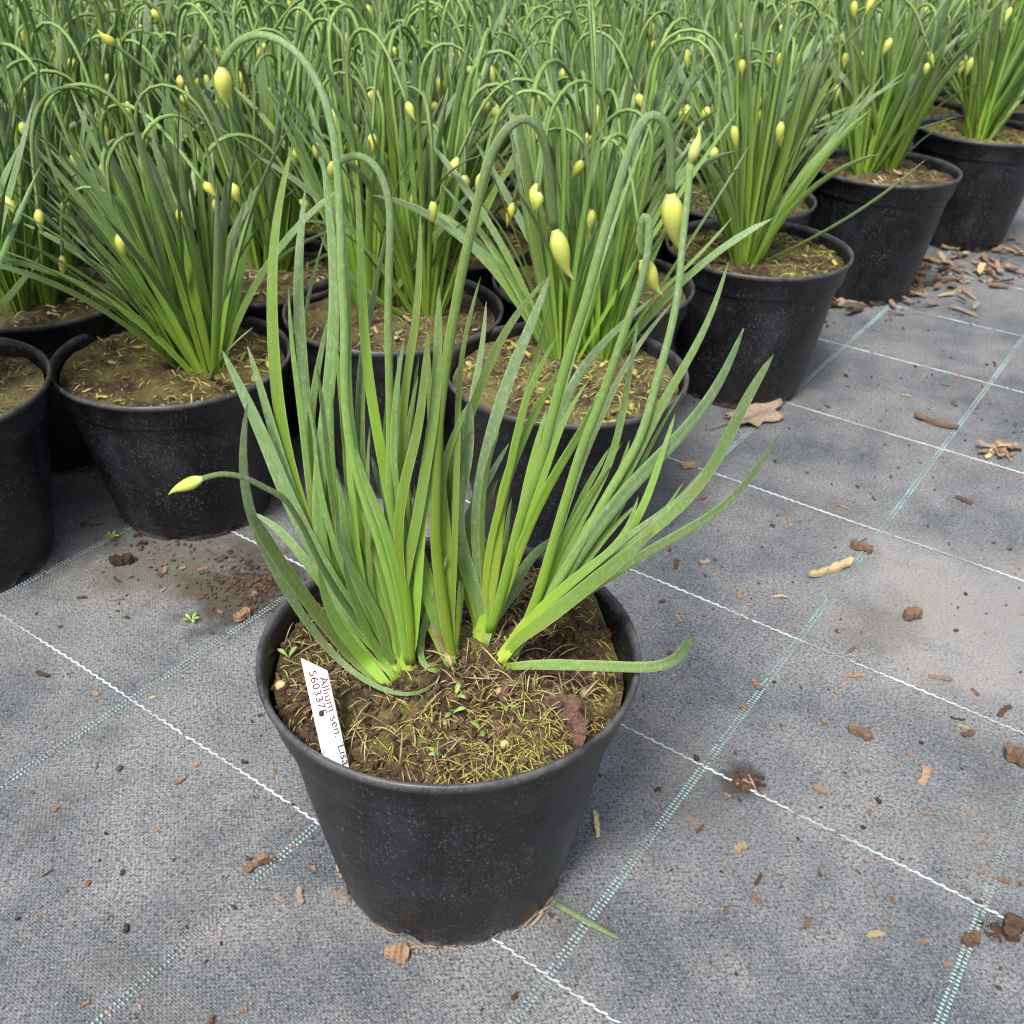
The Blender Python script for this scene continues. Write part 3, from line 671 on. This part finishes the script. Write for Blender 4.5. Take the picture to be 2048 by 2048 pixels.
LV = [  # clump, path base->tip, width px, depth drift, brightness[, tip share]
 ('L', '7: 1560,1870 1150,1450 900,1150 720,900 520,620 330,430 130,330', 22, .030, .35, .3),
 ('L', '7: 1540,1850 1100,1300 850,900 700,600 560,350 420,60 4: 600,1700 470,1350 340,1050 220,820 120,600 20,410', 34, .020, .22, .45),
 ('L', '7: 1560,1860 1000,1150 760,750 650,450 560,200 4: 720,1850 650,1600 560,1350 490,1050 420,800 350,560 280,370', 23, .030, .3, .35),
 ('L', '7: 1580,1870 1150,1450 870,950 740,650 640,380 557,171 4: 690,1600 620,1300 580,950 540,600 530,250 1: 520,1800 510,1500 510,1250 530,1000 560,750 590,520 650,250 735,50', 29, .060, .85, .55),
 ('L', '7: 1600,1870 1100,1400 850,900 760,500 4: 900,1700 900,1300 880,950 855,700 830,450 810,200 1: 790,1800 770,1650 765,1450 780,1250 800,1050 820,850 850,650 865,500', 25, .080, .25, .3),
 ('L', '7: 1600,1870 1100,1400 850,900 4: 900,1500 900,1100 860,600 740,250 1: 870,1800 900,1600 940,1330 990,1130 1075,940', 13, .085, .4, .5),
 ('L', '7: 1620,1880 1250,1650 930,1250 800,850 760,600 760,300 797,71 4: 1010,1500 1060,1200 1110,850 1140,500 1170,100 1: 1190,1500 1160,1100 1105,700 1070,400 1040,150', 31, .045, .3, .6),
 ('L', '7: 1620,1880 1200,1550 950,1100 840,600 820,150 4: 930,1900 900,1600 900,1300 920,1000 970,650 1030,400 1080,200 1: 1120,1750', 22, .055, .5, .5),
 ('L', '7: 1650,1880 1400,1500 1150,1000 1000,600 920,250 4: 1120,1800 1080,1500 1060,1250', 30, .03, .7, .5),
 ('L', '7: 1690,1880 1600,1500 1500,1050 1400,750 1310,450 1230,150 4: 1420,1850 1340,1500 1290,1200 1265,900 1250,600 1270,300 1330,0 1: 1310,1600 1270,1300 1230,1000 1210,700 1215,330', 29, .060, .4, .5),
 ('L', '7: 1690,1880 1600,1700 1450,1200 1330,800 1230,500 1150,150 4: 1350,1850 1290,1500 1255,1100 1240,700 1200,520 1150,250', 22, .045, .95, .5),
 ('L', '7: 1720,1850 1690,1300 1650,900 1600,500 1506,171 4: 1660,1550 1600,1250 1530,900 1475,550 1460,200 1: 1440,1600 1430,1200 1425,800 1400,500 1390,250', 24, .065, .9, .5),
 ('L', '7: 1700,1860 1600,1300 1450,800 1300,300 4: 1480,1750 1420,1450 1400,1200 1390,950 1410,700 1440,400 1490,150 1: 1510,1850 1540,1650 1600,1400 1665,1100 1700,900', 19, .085, .35, .5),
 ('L', '7: 1730,1880 1690,1300 1600,600 1500,260 1450,130 4: 1640,1850 1580,1650 1540,1490', 13, .06, .05, .15),
 ('L', '7: 1725,1870 1690,1400 1560,800 1400,300 1250,0 4: 1450,1700 1380,1400', 24, .01, .75, .5),
 ('L', '7: 1600,1880 1350,1400 1150,950 1060,600 4: 1250,1850 1180,1700', 24, .0, .6, .5),
 ('L', '7: 1740,1880 1720,1400 1700,900 5: 230,1700 190,1450 180,1200 200,900 190,650 182,430', 11, .06, .15, .3),
 ('L', '7: 1740,1880 1720,1300 1700,800 1720,300 5: 190,1500 210,1200 230,900 270,600 340,300 390,0 2: 380,1800 405,1500 410,1200 405,900 410,740', 19, .075, .9, .35),
 ('L', '7: 1740,1880 1740,1200 1750,600 5: 200,1850 270,1600 320,1350 310,1150 330,900 360,650 395,480', 14, .05, .85, .4),
 ('L', '7: 1730,1880 1640,1100 1600,750 1580,450 1640,200 5: 200,1800 330,1500 390,1250 430,1000 450,700 470,400 495,190', 24, .02, .8, .45),
 ('L', '7: 1740,1880 1620,1600 1600,1300 1640,1000 1750,700 1830,300 5: 410,1900 460,1600 520,1300 570,1000 580,700 590,400 595,50 2: 600,1700 600,1480', 25, .03, .6, .35),
 ('L', '8: 160,1850 140,1500 190,1100 200,700 240,300 5: 500,1800 540,1500 570,1250 600,1000', 20, .03, .75, .5),
 ('M', '8: 530,1880 450,1300 400,800 400,400 420,100 5: 590,1800 640,1550 720,1350 800,1150 900,940', 22, .03, .9, .4),
 ('M', '8: 520,1880 430,1250 350,800 360,300 5: 600,1700 600,1400 590,1100 600,800', 20, .05, .95, .5),
 ('M', '8: 560,1880 570,1600 590,1400 600,1200 600,1040', 10, .01, 1., .3),
 ('M', '8: 540,1880 500,1600 480,1250 470,950 490,750', 12, .02, .95, .4),
 ('M', '8: 210,1900 220,1600 280,1350 380,1100 480,760', 15, .01, .35, .4),
 ('C', '8: 840,1400 760,1130 680,870 600,650 560,400 590,150 5: 800,1900 860,1600 900,1400 915,1150 910,930', 32, .02, .2, .25),
 ('C', '8: 830,1400 700,1000 540,700 480,400 5: 700,1800 780,1500 860,1250', 24, .035, .55, .5),
 ('C', '8: 830,1380 640,1000 520,600 600,300 5: 850,1500 880,1200 930,950 960,800 1000,600 1050,350 1090,150 2: 1100,1800 1080,1640', 18, .075, .2, .4),
 ('C', '8: 840,1400 600,1000 430,500 5: 700,1700 800,1400 900,1100 960,950 1020,750 1100,500 1200,300 1350,100 2: 1300,1900 1420,1700 1550,1530 1720,1380', 22, .055, .6, .4),
 ('C', '8: 850,1400 820,1000 770,650 760,400 780,150 5: 1000,1900 1030,1650 1090,1400 1150,1150 1230,900 1320,650 1420,400 1560,100 2: 1600,1750 1680,1500 1740,1350', 29, .045, .12, .4),
 ('C', '8: 830,1400 520,900 560,600 640,450 780,200 880,50 5: 1090,1750 1180,1560 1310,1360', 17, .055, .05, .3),
 ('C', '8: 880,1500 900,1300 950,1000 1000,700 1010,400 5: 1210,1850 1330,1600 1420,1400 1490,1200 1540,1050 1640,930 1750,750 1850,560', 24, .035, 1., .5),
 ('C', '8: 880,1500 890,1400 940,1000 1000,600 1040,200 5: 1290,1800 1340,1500 1400,1200 1470,950 1560,650 1640,300 2: 1720,1650', 19, .06, .8, .5),
 ('C', '8: 900,1520 1020,1300 1120,1000 1200,720 1300,480 1400,280 6: 40,1700 150,1500 280,1310 400,1100 500,900 560,760', 22, .01, .95, .5),
 ('C', '8: 890,1510 1000,1250 1130,900 1180,600 1250,300 5: 1480,1800 1560,1500 1620,1250 1700,1000', 20, .02, .9, .5),
 ('C', '8: 900,1500 1020,1200 1150,800 1260,500 3: 560,1950 720,1450 800,1200 900,900 1010,600 1180,200', 9, .08, .3, .3),
 ('C', '8: 900,1500 1040,1280 1200,1000 1350,760 1600,560', 24, .05, .45, .4),
 ('C', '8: 900,1550 1060,1300 1230,1080 1330,1020', 16, .03, .3, .3),
 ('C', '8: 890,1500 1020,1100 1200,600 6: 60,1450 190,950 250,790 330,680 450,560 560,430 690,330 800,220 900,150', 25, .075, .15, .5),
 ('R', '8: 1130,1800 1300,1400 1500,950 6: 260,1650 420,1250 540,1000 600,850 660,700 740,560 830,450 930,310 1060,190', 16, .07, .15, .4),
 ('R', '8: 1130,1800 1250,1600 1450,1250 1600,900 1750,600 1900,250 6: 500,1650 590,1450 640,1250 680,1000 720,750 760,500 790,330', 18, .04, .45, .45),
 ('R', '8: 1130,1800 1350,1400 1600,1000 1850,500 6: 650,1700 760,1500 830,1300 900,1100 1000,930 1100,800 1210,650 1290,500 1370,350 1440,170 1490,0 p: 1457,524', 25, .055, .4, .65),
 ('R', '8: 1140,1800 1450,1350 1700,900 6: 560,1850 680,1700 800,1560 950,1450 1050,1350 1150,1230 1280,1100 1400,950 1500,750 1580,560 1640,390', 32, .035, .18, .5),
 ('R', '8: 1140,1780 1400,1300 1700,800 6: 500,1900 600,1650 690,1450 720,1290', 17, .03, .95, .4),
 ('R', '8: 1140,1790 1350,1350 1600,800 6: 330,1750 480,1500 560,1350', 18, .03, .9, .4),
 ('R', '8: 1130,1790 1300,1500 1450,1150 1560,850 1700,550 6: 330,1850 450,1650 560,1500', 20, .02, .85, .5),
 ('R', 'e: 190,1880 600,1540 780,1400 900,1280 990,1120 1050,970 1100,800 1150,660 1190,530', 20, .02, .85, .45),
 ('R', 'e: 190,1880 500,1600 720,1400 830,1330 900,1230 960,1110 970,1020', 14, .0, .7, .3),
 ('R', 'e: 190,1890 600,1570 900,1250 1100,1130 6: 950,1900 1100,1800 1230,1680 1310,1530', 14, .0, .2, .35),
 ('R', 'e: 190,1890 400,1680 600,1500 800,1350 900,1250', 24, -.01, .9, .5),
 ('R', 'e: 190,1900 450,1730 700,1560 900,1430 1050,1330 1200,1240 1350,1180 1480,1110 1560,1020 1640,920 1720,790 1810,650', 22, -.03, .25, .5),
 ('R', 'e: 190,1900 400,1750 600,1580 800,1420 1000,1250 1235,1098 6: 1300,1680 1400,1500 1480,1380 1520,1270 1570,1150 1630,1000 1700,850 1780,720 1880,600', 26, -.025, .35, .2),
 ('R', 'e: 190,1900 380,1780 560,1640 760,1480 920,1350 1060,1230', 34, -.035, .55, .4),
 ('L', 'g: 1000,775 760,560 560,330 7: 450,900 280,620 110,350', 30, -.025, .45, .15),
 ('L', 'g: 1010,770 850,600 700,420 7: 1000,1500 850,1150 800,900', 26, -.03, .7, .5),
 ('L', 'g: 1030,740 930,560 820,380 7: 1250,1450 1100,1050 1050,800', 20, -.02, .6, .5),
 ('L', 'g: 1040,730 930,500 7: 1500,1600 1300,1200 1150,950 1000,650 980,300', 22, -.01, .4, .5),
 ('M', 'g: 1230,500 1300,600 1330,690 1310,800 1190,860 1050,850 900,775 700,640 520,470 420,330 7: 537,1219 450,1050 280,800 130,550 30,300 4: 240,1900 200,1600 185,1350 230,1130 275,960', 23, -.055, .15, .3),
 ('R', 'h: 310,600 500,575 800,580 1100,590 1300,600 1420,590 1500,540 1545,450 1550,375', 25, -.042, .3, .12),
]
for q in LV:
    cl, s, w_, dy, br = q[:5]; main_leaf(cl, s, w_, dy + r.uniform(-.004, .004), br, q[5] if len(q) > 5 else .3, narrow_end=s.startswith('g: 1230'))
FILL = {}
for q in LV[:-2]: FILL.setdefault(q[0], []).append(trace(q[1]))
def fill_leaf(cl, k):
    A = FILL[cl]; a, b_ = A[r.randint(len(A))], A[r.randint(len(A))]; f = r.uniform(.25, .75)
    if cl == 'M' and k > 2: a, b_ = FILL['L'][8 + r.randint(10)], FILL['C'][r.randint(len(FILL['C']))]; f = r.uniform(.3, .75)
    pa, pb = catmull(a, 24), catmull(b_, 24); p = pa * f + pb * (1 - f); n_ = int(24 * r.uniform(.5, .92)); p = p[:n_:2]
    p[0] = CL[cl]
    if cl == 'M': p[1] = p[1] * .35 + np.array(CL['M']) * .65; p[2] = p[2] * .7 + (np.array(CL['M']) - [0, 60]) * .3
    main_leaf(cl, 'p: ' + ' '.join('%.1f,%.1f' % tuple(v) for v in p), r.uniform(10, 19), r.uniform(.01, .055), r.uniform(.45, 1.0), r.uniform(.3, .6))
for cl, n_ in (('L', 24), ('C', 14), ('R', 12), ('M', 15)):
    for k in range(n_): fill_leaf(cl, k)
main_leaf('M', '8: 440,1880 400,1650 320,1440', 11, -.01, 0, .3, name='withered_leaf', mat=STRAW)
# flower stalks with nodding buds
main_stalk('L', '7: 1720,1880 1650,1500 1500,900 1350,400 4: 1450,1900 1330,1400 1270,1000 1260,600 1280,100 1: 1240,1500 1230,1100 1220,700 1200,350 a: 1850,760 1820,600 1760,440 1680,310 1550,190 1430,150 1340,160 1270,210 1240,280 1228,340 1226,372',
           23, .060, .5, 'a: 1244,600', wend=.72, budw=41)
main_stalk('L', '7: 1740,1880 1720,1300 5: 90,1900 110,1500 100,1000 90,500 85,100 2: 85,1500 100,1100 110,750 90,500 20,320 1: 1550,150 1420,90 1300,110 1215,170 1170,240', 20, .06, .7, '1: 1130,420', wend=.85, budw=30, back=.02)
main_stalk('M', '8: 530,1880 440,1300 400,1000 360,700 350,400 370,100 5: 570,1500 580,1200 620,900 650,700 690,400 730,150 2: 750,1850 800,1500 860,1200 930,900 1000,600 1070,300 1130,50 b: 850,800 920,680 1000,595 1055,585 1110,650 1140,780 1155,950 1170,1100 1188,1270',
           28, .050, .75, 'b: 1266,1560', wend=.68, budw=43)
main_stalk('C', '8: 900,1550 1000,1300 1080,1000 1150,700 1220,400 1300,100 5: 1600,1700 6: 20,1450 80,1150 150,900 230,600 310,350 400,100 3: 530,1900 600,1650 680,1350 760,1100 830,850 900,650 960,450 1010,300 1060,190 1120,130 1190,125 1250,165 1300,280 1335,450 1342,650 1335,850 1330,1060',
           25, .045, .6, '3: 1388,1665', wend=.80, budw=52)
main_stalk('R', '8: 1100,1800 1230,1600 1340,1350 1430,1100 1500,850 1570,600 1638,366 6: 260,1600 350,1300 450,1080 520,880 610,620 700,350 790,100 3: 1049,1932 1090,1700 1130,1450 1130,1220 1085,1150 1030,1200 1000,1400 1015,1580 1045,1720',
           26, .030, .7, '3: 1212,2110', wend=.62, budw=40, bow=.0)
main_stalk('R', '8: 1130,1800 1250,1600 1500,1200 1750,800 6: 420,1950 650,1550 780,1350 850,1150 910,920 980,680 1060,380 1120,60 3: 1450,1500 1500,1150 1520,900 1530,740', 25, .060, .45, '3: 1650,385', wend=.6, budw=25, yellow=.35)
main_stalk('L', '7: 1580,1870 1200,1450 900,1000 750,720 650,500 520,280 400,120 4: 600,1890 450,1800 300,1720 150,1670 0,1655 p: 418,952 405,957', 19, -.05, .4, 'p: 331,986', wend=.62, budw=27)
# pale sheaths where the clumps leave the soil
for (px0, py0, px1, py1, w_, cl) in [(818, 1362, 810, 1260, 42, 'L'), (955, 1310, 975, 1195, 48, 'C'), (1000, 1330, 1040, 1250, 34, 'R'), (905, 1342, 905, 1280, 24, 'M')]:
    a, b_ = at_depth(px0, py0, CLY[cl]), at_depth(px1, py1, CLY[cl] + .004); t = np.linspace(0, 1, 12)
    P = a + np.outer(t, b_ - a); wm = w_ * ((P - CO) @ FW) / (CF * W) * np.interp(t, [0, .12, .4, .7, 1], [.7, 1, .8, .45, .08])
    m_ = MB(); strip(m_, P - loc0, wm, wm * .8, np.tile(norm(CO - a), (12, 1)), 1 - .45 * t, 12); m_.build('sheath', LEAF, main)

# ------------------------------------------------------------------ plant label stuck in the lone pot
def label_tag():
    zt = .196
    c = [ground(603, 1316, .212), ground(655, 1341, .212), ground(706, 1530, .176), ground(650, 1505, .176)]
    c = [np.array(q) for q in c]
    c[3] = c[0] + (c[2] - c[1]) * 1.0
    ctr = (c[0] + c[1]) / 2
    ex = norm((c[1] - c[0])); L = (c[2] - c[1]); ey = norm(L - ex * np.dot(L, ex)); wid = np.dot(c[1] - c[0], ex)
    sk_ = np.dot(L, ex); ez = np.cross(ex, ey)
    if ez[2] < 0: ez = -ez
    Ln = np.linalg.norm(L) * 1.0; o = c[0]
    poly = [(0, 0), (wid, .0), (wid + sk_ * 1.1, Ln * .97), (wid * .5 + sk_ * 1.15, Ln * 1.05), (sk_ * 1.1, Ln * .97)]
    th = .0007; V = [o + ex * a + ey * b_ + ez * s for s in (th, 0) for a, b_ in poly]; n = len(poly)
    f = [tuple(range(n)), tuple(range(2 * n - 1, n - 1, -1))] + [(i, n + i, n + (i + 1) % n, (i + 1) % n) for i in range(n)]
    base = np.array([ctr[0], ctr[1], .16]); m_ = MB(); m_.add(np.array(V) - base, f)
    root = m_.build('plant_label', WHITE, smooth=False); root.location = base
    tag(root, 'white plastic plant label with black print, stuck in the lone pot at its rim', 'label')
    X = Vector(norm(L)); Z = Vector(ez); Y = Z.cross(X)
    for txt, fx, st, size in (("Allium sen. 'Lisa B", .60, .13, wid * .40), ('5603375', .20, .12, wid * .38)):
        cu = bpy.data.curves.new('lettering', 'FONT'); cu.body = txt; cu.size = size; cu.space_character = 1.02; cu.extrude = .00006
        tmp = bpy.data.objects.new('tmp_text', cu); COL.objects.link(tmp); dg = bpy.context.evaluated_depsgraph_get()
        me = bpy.data.meshes.new_from_object(tmp.evaluated_get(dg)); bpy.data.objects.remove(tmp)
        me.materials.clear(); me.materials.append(INK)
        p = o + ex * wid * fx + norm(L) * Ln * st + ez * (th + .00015)
        m4 = Matrix((( X[0], Y[0], Z[0], p[0]), (X[1], Y[1], Z[1], p[1]), (X[2], Y[2], Z[2], p[2]), (0, 0, 0, 1)))
        me.transform(m4); me.transform(Matrix.Translation(-Vector(base)))
        link(bpy.data.objects.new('lettering', me), root)
    p = o + ex * wid * .28 + norm(L) * Ln * .56 + ez * th
    m_ = MB(); ball(m_, p - base, .0018); m_.build('dirt_blob', BARKD, root)
label_tag()

# ------------------------------------------------------------------ litter on the mat
r = np.random.RandomState(77)
def litter(name, px, py, L, w, th, ang, mat, label, cat, group=None, px2=None):
    p = ground(px, py)
    if px2 is not None:
        q = ground(*px2); ang = math.atan2(q[1] - p[1], q[0] - p[0]); L = np.linalg.norm(q - p); p = (p + q) / 2
    m_ = MB(); chip(m_, np.zeros(3), L, w, th, 0, r.uniform(-.04, .04), r)
    o = m_.build(name, mat, smooth=False); o.location = (p[0], p[1], .0006); o.rotation_euler = (0, 0, ang); tag(o, label, cat, group); return o
def dead_leaf():
    c = ground(1492, 842); rr = np.random.RandomState(4); na, nr = 44, 7; V = []
    ax = ground(1572, 820) - ground(1425, 862); A = math.atan2(ax[1], ax[0]); L = np.linalg.norm(ax) * .42
    rad = np.array([(.30 + .70 * abs(math.cos(t * .5)) ** .6 * (.62 + .38 * abs(math.cos(t))) ) * (1 + .20 * math.sin(7 * t + .6)) * (1 + rr.uniform(-.07, .07)) for t in np.linspace(0, 2 * np.pi, na, endpoint=False)])
    for side in (1, 0):
        for k in range(nr):
            q = (k + 1) / nr
            for i in range(na):
                t = 2 * np.pi * i / na; x, y = rad[i] * q * L * math.cos(t), rad[i] * q * L * .62 * math.sin(t)
                z = .004 + .011 * q ** 2 * (.45 + .55 * math.sin(2 * t + 1)) + .5 * abs(y) * .35 + .0022 * math.sin(9 * t) * q + rr.uniform(0, .0008) + side * .0006
                V.append((x, y, z))
        V.append((0, 0, .004 + side * .0006))
    h = na * nr + 1; f = []
    for b0, fl in ((0, 1), (h, -1)):
        for k in range(nr - 1):
            for i in range(na): j = (i + 1) % na; f.append((b0 + k * na + i, b0 + (k + 1) * na + i, b0 + (k + 1) * na + j, b0 + k * na + j)[::fl])
        for i in range(na): f.append((b0 + h - 1, b0 + i, b0 + (i + 1) % na)[::fl])
    o_ = (nr - 1) * na
    for i in range(na): j = (i + 1) % na; f.append((o_ + i, h + o_ + i, h + o_ + j, o_ + j))
    V = np.array(V); V[:, 2] -= V[:, 2].min(); m_ = MB(); m_.add(V, f)
    strip(m_, np.array([(-L * 1.15, 0, .004), (-L * .6, 0, .006), (0, 0, .005), (L * .8, 0, .010)]), np.array([.002, .002, .0015, .0006]), np.array([.002, .002, .0015, .0006]), np.tile([0, 0, 1.], (4, 1)), np.zeros(4), 6)
    o = m_.build('dead_leaf', TAN); o.location = (c[0], c[1], .0004); o.rotation_euler = (0, 0, A)
    tag(o, 'large curled tan dead leaf at the foot of the dense upright pot', 'dead leaf')
dead_leaf()
litter('bark_chip', 1826, 836, 0, .010, .004, 0, BARK, 'long orange bark sliver crossing the teal thread beyond the lone pot', 'bark chip', px2=(1915, 862))
litter('seed_husk', 1617, 1157, 0, .009, .004, 0, HUSK, 'long pale yellow husk lying beside the teal thread', 'husk', px2=(1704, 1129))
litter('bark_chip', 1700, 1092, 0, .011, .006, 0, BARK, 'curled orange-brown bark piece on the thread next to the yellow husk', 'bark chip', px2=(1744, 1108))
litter('bark_chip', 1696, 1458, 0, .008, .004, 0, BARK, 'rust coloured bark sliver alone in a mat square right of the lone pot', 'bark chip', px2=(1742, 1482))
litter('wood_splinter', 1189, 1630, 0, .0045, .004, 0, HUSK, 'short pale wood splinter lying beside the lone pot', 'splinter', px2=(1196, 1678))
litter('bark_chip', 770, 1912, 0, .013, .005, 0, BARK, 'square tan bark chip pushed against the foot of the lone pot', 'bark chip', px2=(818, 1915))
litter('wood_crumb', 1479, 1699, .010, .007, .003, .6, HUSK, 'small cream wood crumb in the mat square right of the lone pot', 'crumb')
litter('bark_chip', 2005, 1510, 0, .016, .008, 0, BARK, 'thick curled bark piece at the edge of the mat, beside the straw scraps', 'bark chip', px2=(2060, 1535))
litter('soil_clump', 1940, 1884, .012, .009, .004, .3, BARKD, 'dark soil clump sitting on a crossing of the threads', 'soil clump')
litter('soil_clump', 2022, 1862, .020, .014, .005, 1.1, BARKD, 'larger brown soil clump beside the thread crossing', 'soil clump')
litter('bark_chip', 1376, 936, .016, .011, .004, .2, BARK, 'pinkish tan bark flake under the tips of the lone plant leaves', 'bark chip')
litter('bark_chip', 246, 1128, .022, .012, .006, .3, BARKD, 'dark brown bark piece in front of the pot with sideways leaves', 'bark chip')
litter('bark_chip', 485, 1238, .016, .011, .006, .8, BARK, 'reddish bark crumb close to the rim side of the lone pot', 'bark chip')
litter('bark_chip', 1823, 1237, .017, .012, .007, .3, BARK, 'curled amber bark flake alone in the middle of a sandy mat square', 'bark chip')
def stick():
    a, b_ = ground(1112, 1811), ground(1238, 1882); P = np.array([a + (b_ - a) * t for t in np.linspace(0, 1, 10)]); P[:, 2] = .0022; c = P.mean(0) * [1, 1, 0]
    m_ = MB(); w_ = np.full(10, .0042) * np.array([1, 1, 1, 1, 1, 1, 1, .9, .7, .3]); strip(m_, P - c, w_, np.full(10, .003), np.tile([0, 0, 1.], (10, 1)), np.full(10, .1), 8)
    o = m_.build('fallen_leaf', LEAF); o.location = c; tag(o, 'fallen dark green allium leaf lying on the mat beside the lone pot', 'leaf')
stick()
def weed(px, py, label):
    p = ground(px, py); m_ = MB()
    for k in range(5):
        a = k * 1.26 + r.uniform(-.3, .3); P = np.outer(np.linspace(0, 1, 6), [math.cos(a) * .008, math.sin(a) * .008, .004]) + np.outer(np.sin(np.linspace(0, math.pi, 6)), [0, 0, .002])
        strip(m_, P, .0036 * np.array([.3, .4, .8, 1, .8, .15]), np.full(6, .0008), np.tile([0, 0, 1.], (6, 1)), np.full(6, r.rand()), 6)
    o = m_.build('weed_seedling', GREEN); o.location = (p[0], p[1], 0.0005); tag(o, label, 'weed')
weed(384, 1243, 'tiny green weed seedling on the mat left of the lone pot')
weed(226, 1076, 'tiny weed seedling between the corner pot and the pot with sideways leaves')
# bark chips and scraps one can count
protos = []
for k in range(14):
    m_ = MB(); chip(m_, np.zeros(3), 1.0, r.uniform(.14, .55), r.uniform(.03, .09), 0, r.uniform(-.06, .06), r); protos.append([m_.mesh('bark_chip', mt_, False) for mt_ in (BARK, BARKD, TAN, HUSK)])
def small(px, py, L, z=.0005, mi=0, grp=0):
    p = ground(px, py); o = bpy.data.objects.new('bark_chip', protos[r.randint(14)][mi]); COL.objects.link(o)
    o.location = (p[0], p[1], z); o.scale = (L * r.uniform(.8, 1.3), L * r.uniform(.7, 1.2), L * r.uniform(.6, 1.2)); o.rotation_euler = (r.uniform(-.22, .22), r.uniform(-.2, .2), r.uniform(0, 6.28))
    if grp == 1: tag(o, 'tan bark chip in the litter drift at the foot of the row-edge pots', 'bark chip', 'bark drifted against the row-edge pots')
    elif grp == 2: tag(o, 'orange bark flake in the small heap at the end of the mat seam', 'bark chip', 'small heap of bark flakes on the mat')
    else: tag(o, 'small loose bark crumb scattered on the open grey mat', 'bark chip', 'bark crumbs scattered over the mat')
def mi(): return r.choice(4, p=[.55, .2, .17, .08])
for k in range(160):                                       # drift below the row-edge pots
    px = r.uniform(1650, 2040); c = 610 - (px - 1650) * .22
    small(px, c + r.normal(0, 28) * (.5 + (px - 1650) / 500), r.uniform(.012, .040), r.uniform(.0005, .008), r.choice([0, 0, 2, 2, 3, 1]), 1)
for k in range(22): small(1997 + r.normal(0, 26), 905 + r.normal(0, 12), r.uniform(.010, .026), r.uniform(.0005, .007), r.choice([0, 0, 2, 3]), 2)
for (px, py) in [(1888, 771), (1915, 751), (1811, 793), (1908, 809), (1954, 828), (2040, 809), (1664, 1077), (1579, 1045), (1747, 998), (1402, 999), (1703, 1301), (1927, 1002), (1927, 1455), (1915, 1440), (1935, 1470),
                 (2008, 1424), (1517, 1761), (1513, 1372), (1706, 1354), (1849, 1555), (1855, 1629), (1490, 1563), (1475, 1572), (1505, 1570), (85, 1350), (359, 1564), (522, 1718), (510, 1730), (535, 1725), (440, 1654),
                 (360, 1136), (330, 1143), (300, 1120), (420, 1105), (1480, 1190), (1560, 1195), (1568, 1300), (1590, 1255), (1352, 1130), (1880, 1357), (1950, 1385), (1640, 1580), (1750, 1870), (560, 1800), (600, 1795), (675, 1790), (1385, 1645), (1400, 1660)]:
    small(px, py, r.uniform(.008, .017), .0005, mi())
for k in range(22):
    px, py = (r.uniform(1250, 2048), r.uniform(640, 1900)) if r.rand() < .75 else (r.uniform(0, 640), r.uniform(1110, 2030))
    small(px, py, abs(r.normal(0, .0045)) + .005, .0005, mi())
for k in range(14): small(r.uniform(150, 560), r.uniform(1040, 1230), r.uniform(.004, .012), .0005, r.choice([0, 1, 1, 2]))
# bark dust, peat and grit too fine to count
m_ = MB()
for k in range(420):
    px, py = (r.uniform(1250, 2048), r.uniform(640, 1950)) if r.rand() < .75 else (r.uniform(0, 640), r.uniform(1110, 2030))
    p = ground(px, py); L = abs(r.normal(0, .0022)) + .0012
    chip(m_, np.array([p[0], p[1], .0004]), L, L * r.uniform(.3, .7), L * .15, r.uniform(0, 6), 0, r, r.rand())
tag(m_.build('bark_dust', BARK, smooth=False), 'fine tan bark dust strewn over the grey mat', 'bark dust', kind='stuff')
m_ = MB()
for k in range(2600):
    x, y = r.uniform(-.9, 1.5), r.uniform(.18, 2.2); s = abs(r.normal(0, .0009)) + .0005
    chip(m_, np.array([x, y, .0004]), s * 2.2, s * 1.5, s * .7, r.uniform(0, 6), 0, r, r.rand())
for (cx, cy, n_, sd_) in [(350, 1100, 160, 80), (500, 1170, 420, 50), (1490, 1565, 120, 18), (2010, 1860, 90, 22), (1440, 770, 120, 30)]:
    c = ground(cx, cy)
    for k in range(n_):
        p = ground(cx + r.normal(0, sd_), cy + r.normal(0, sd_ * .5)); s = abs(r.normal(0, .0009)) + .0004
        chip(m_, np.array([p[0], p[1], .0004]), s * 2.6, s * 1.5, s * .6, r.uniform(0, 6), 0, r, r.rand())
tag(m_.build('peat_grit', BARKD, smooth=False), 'fine peat grit strewn over the grey mat', 'grit', kind='stuff')
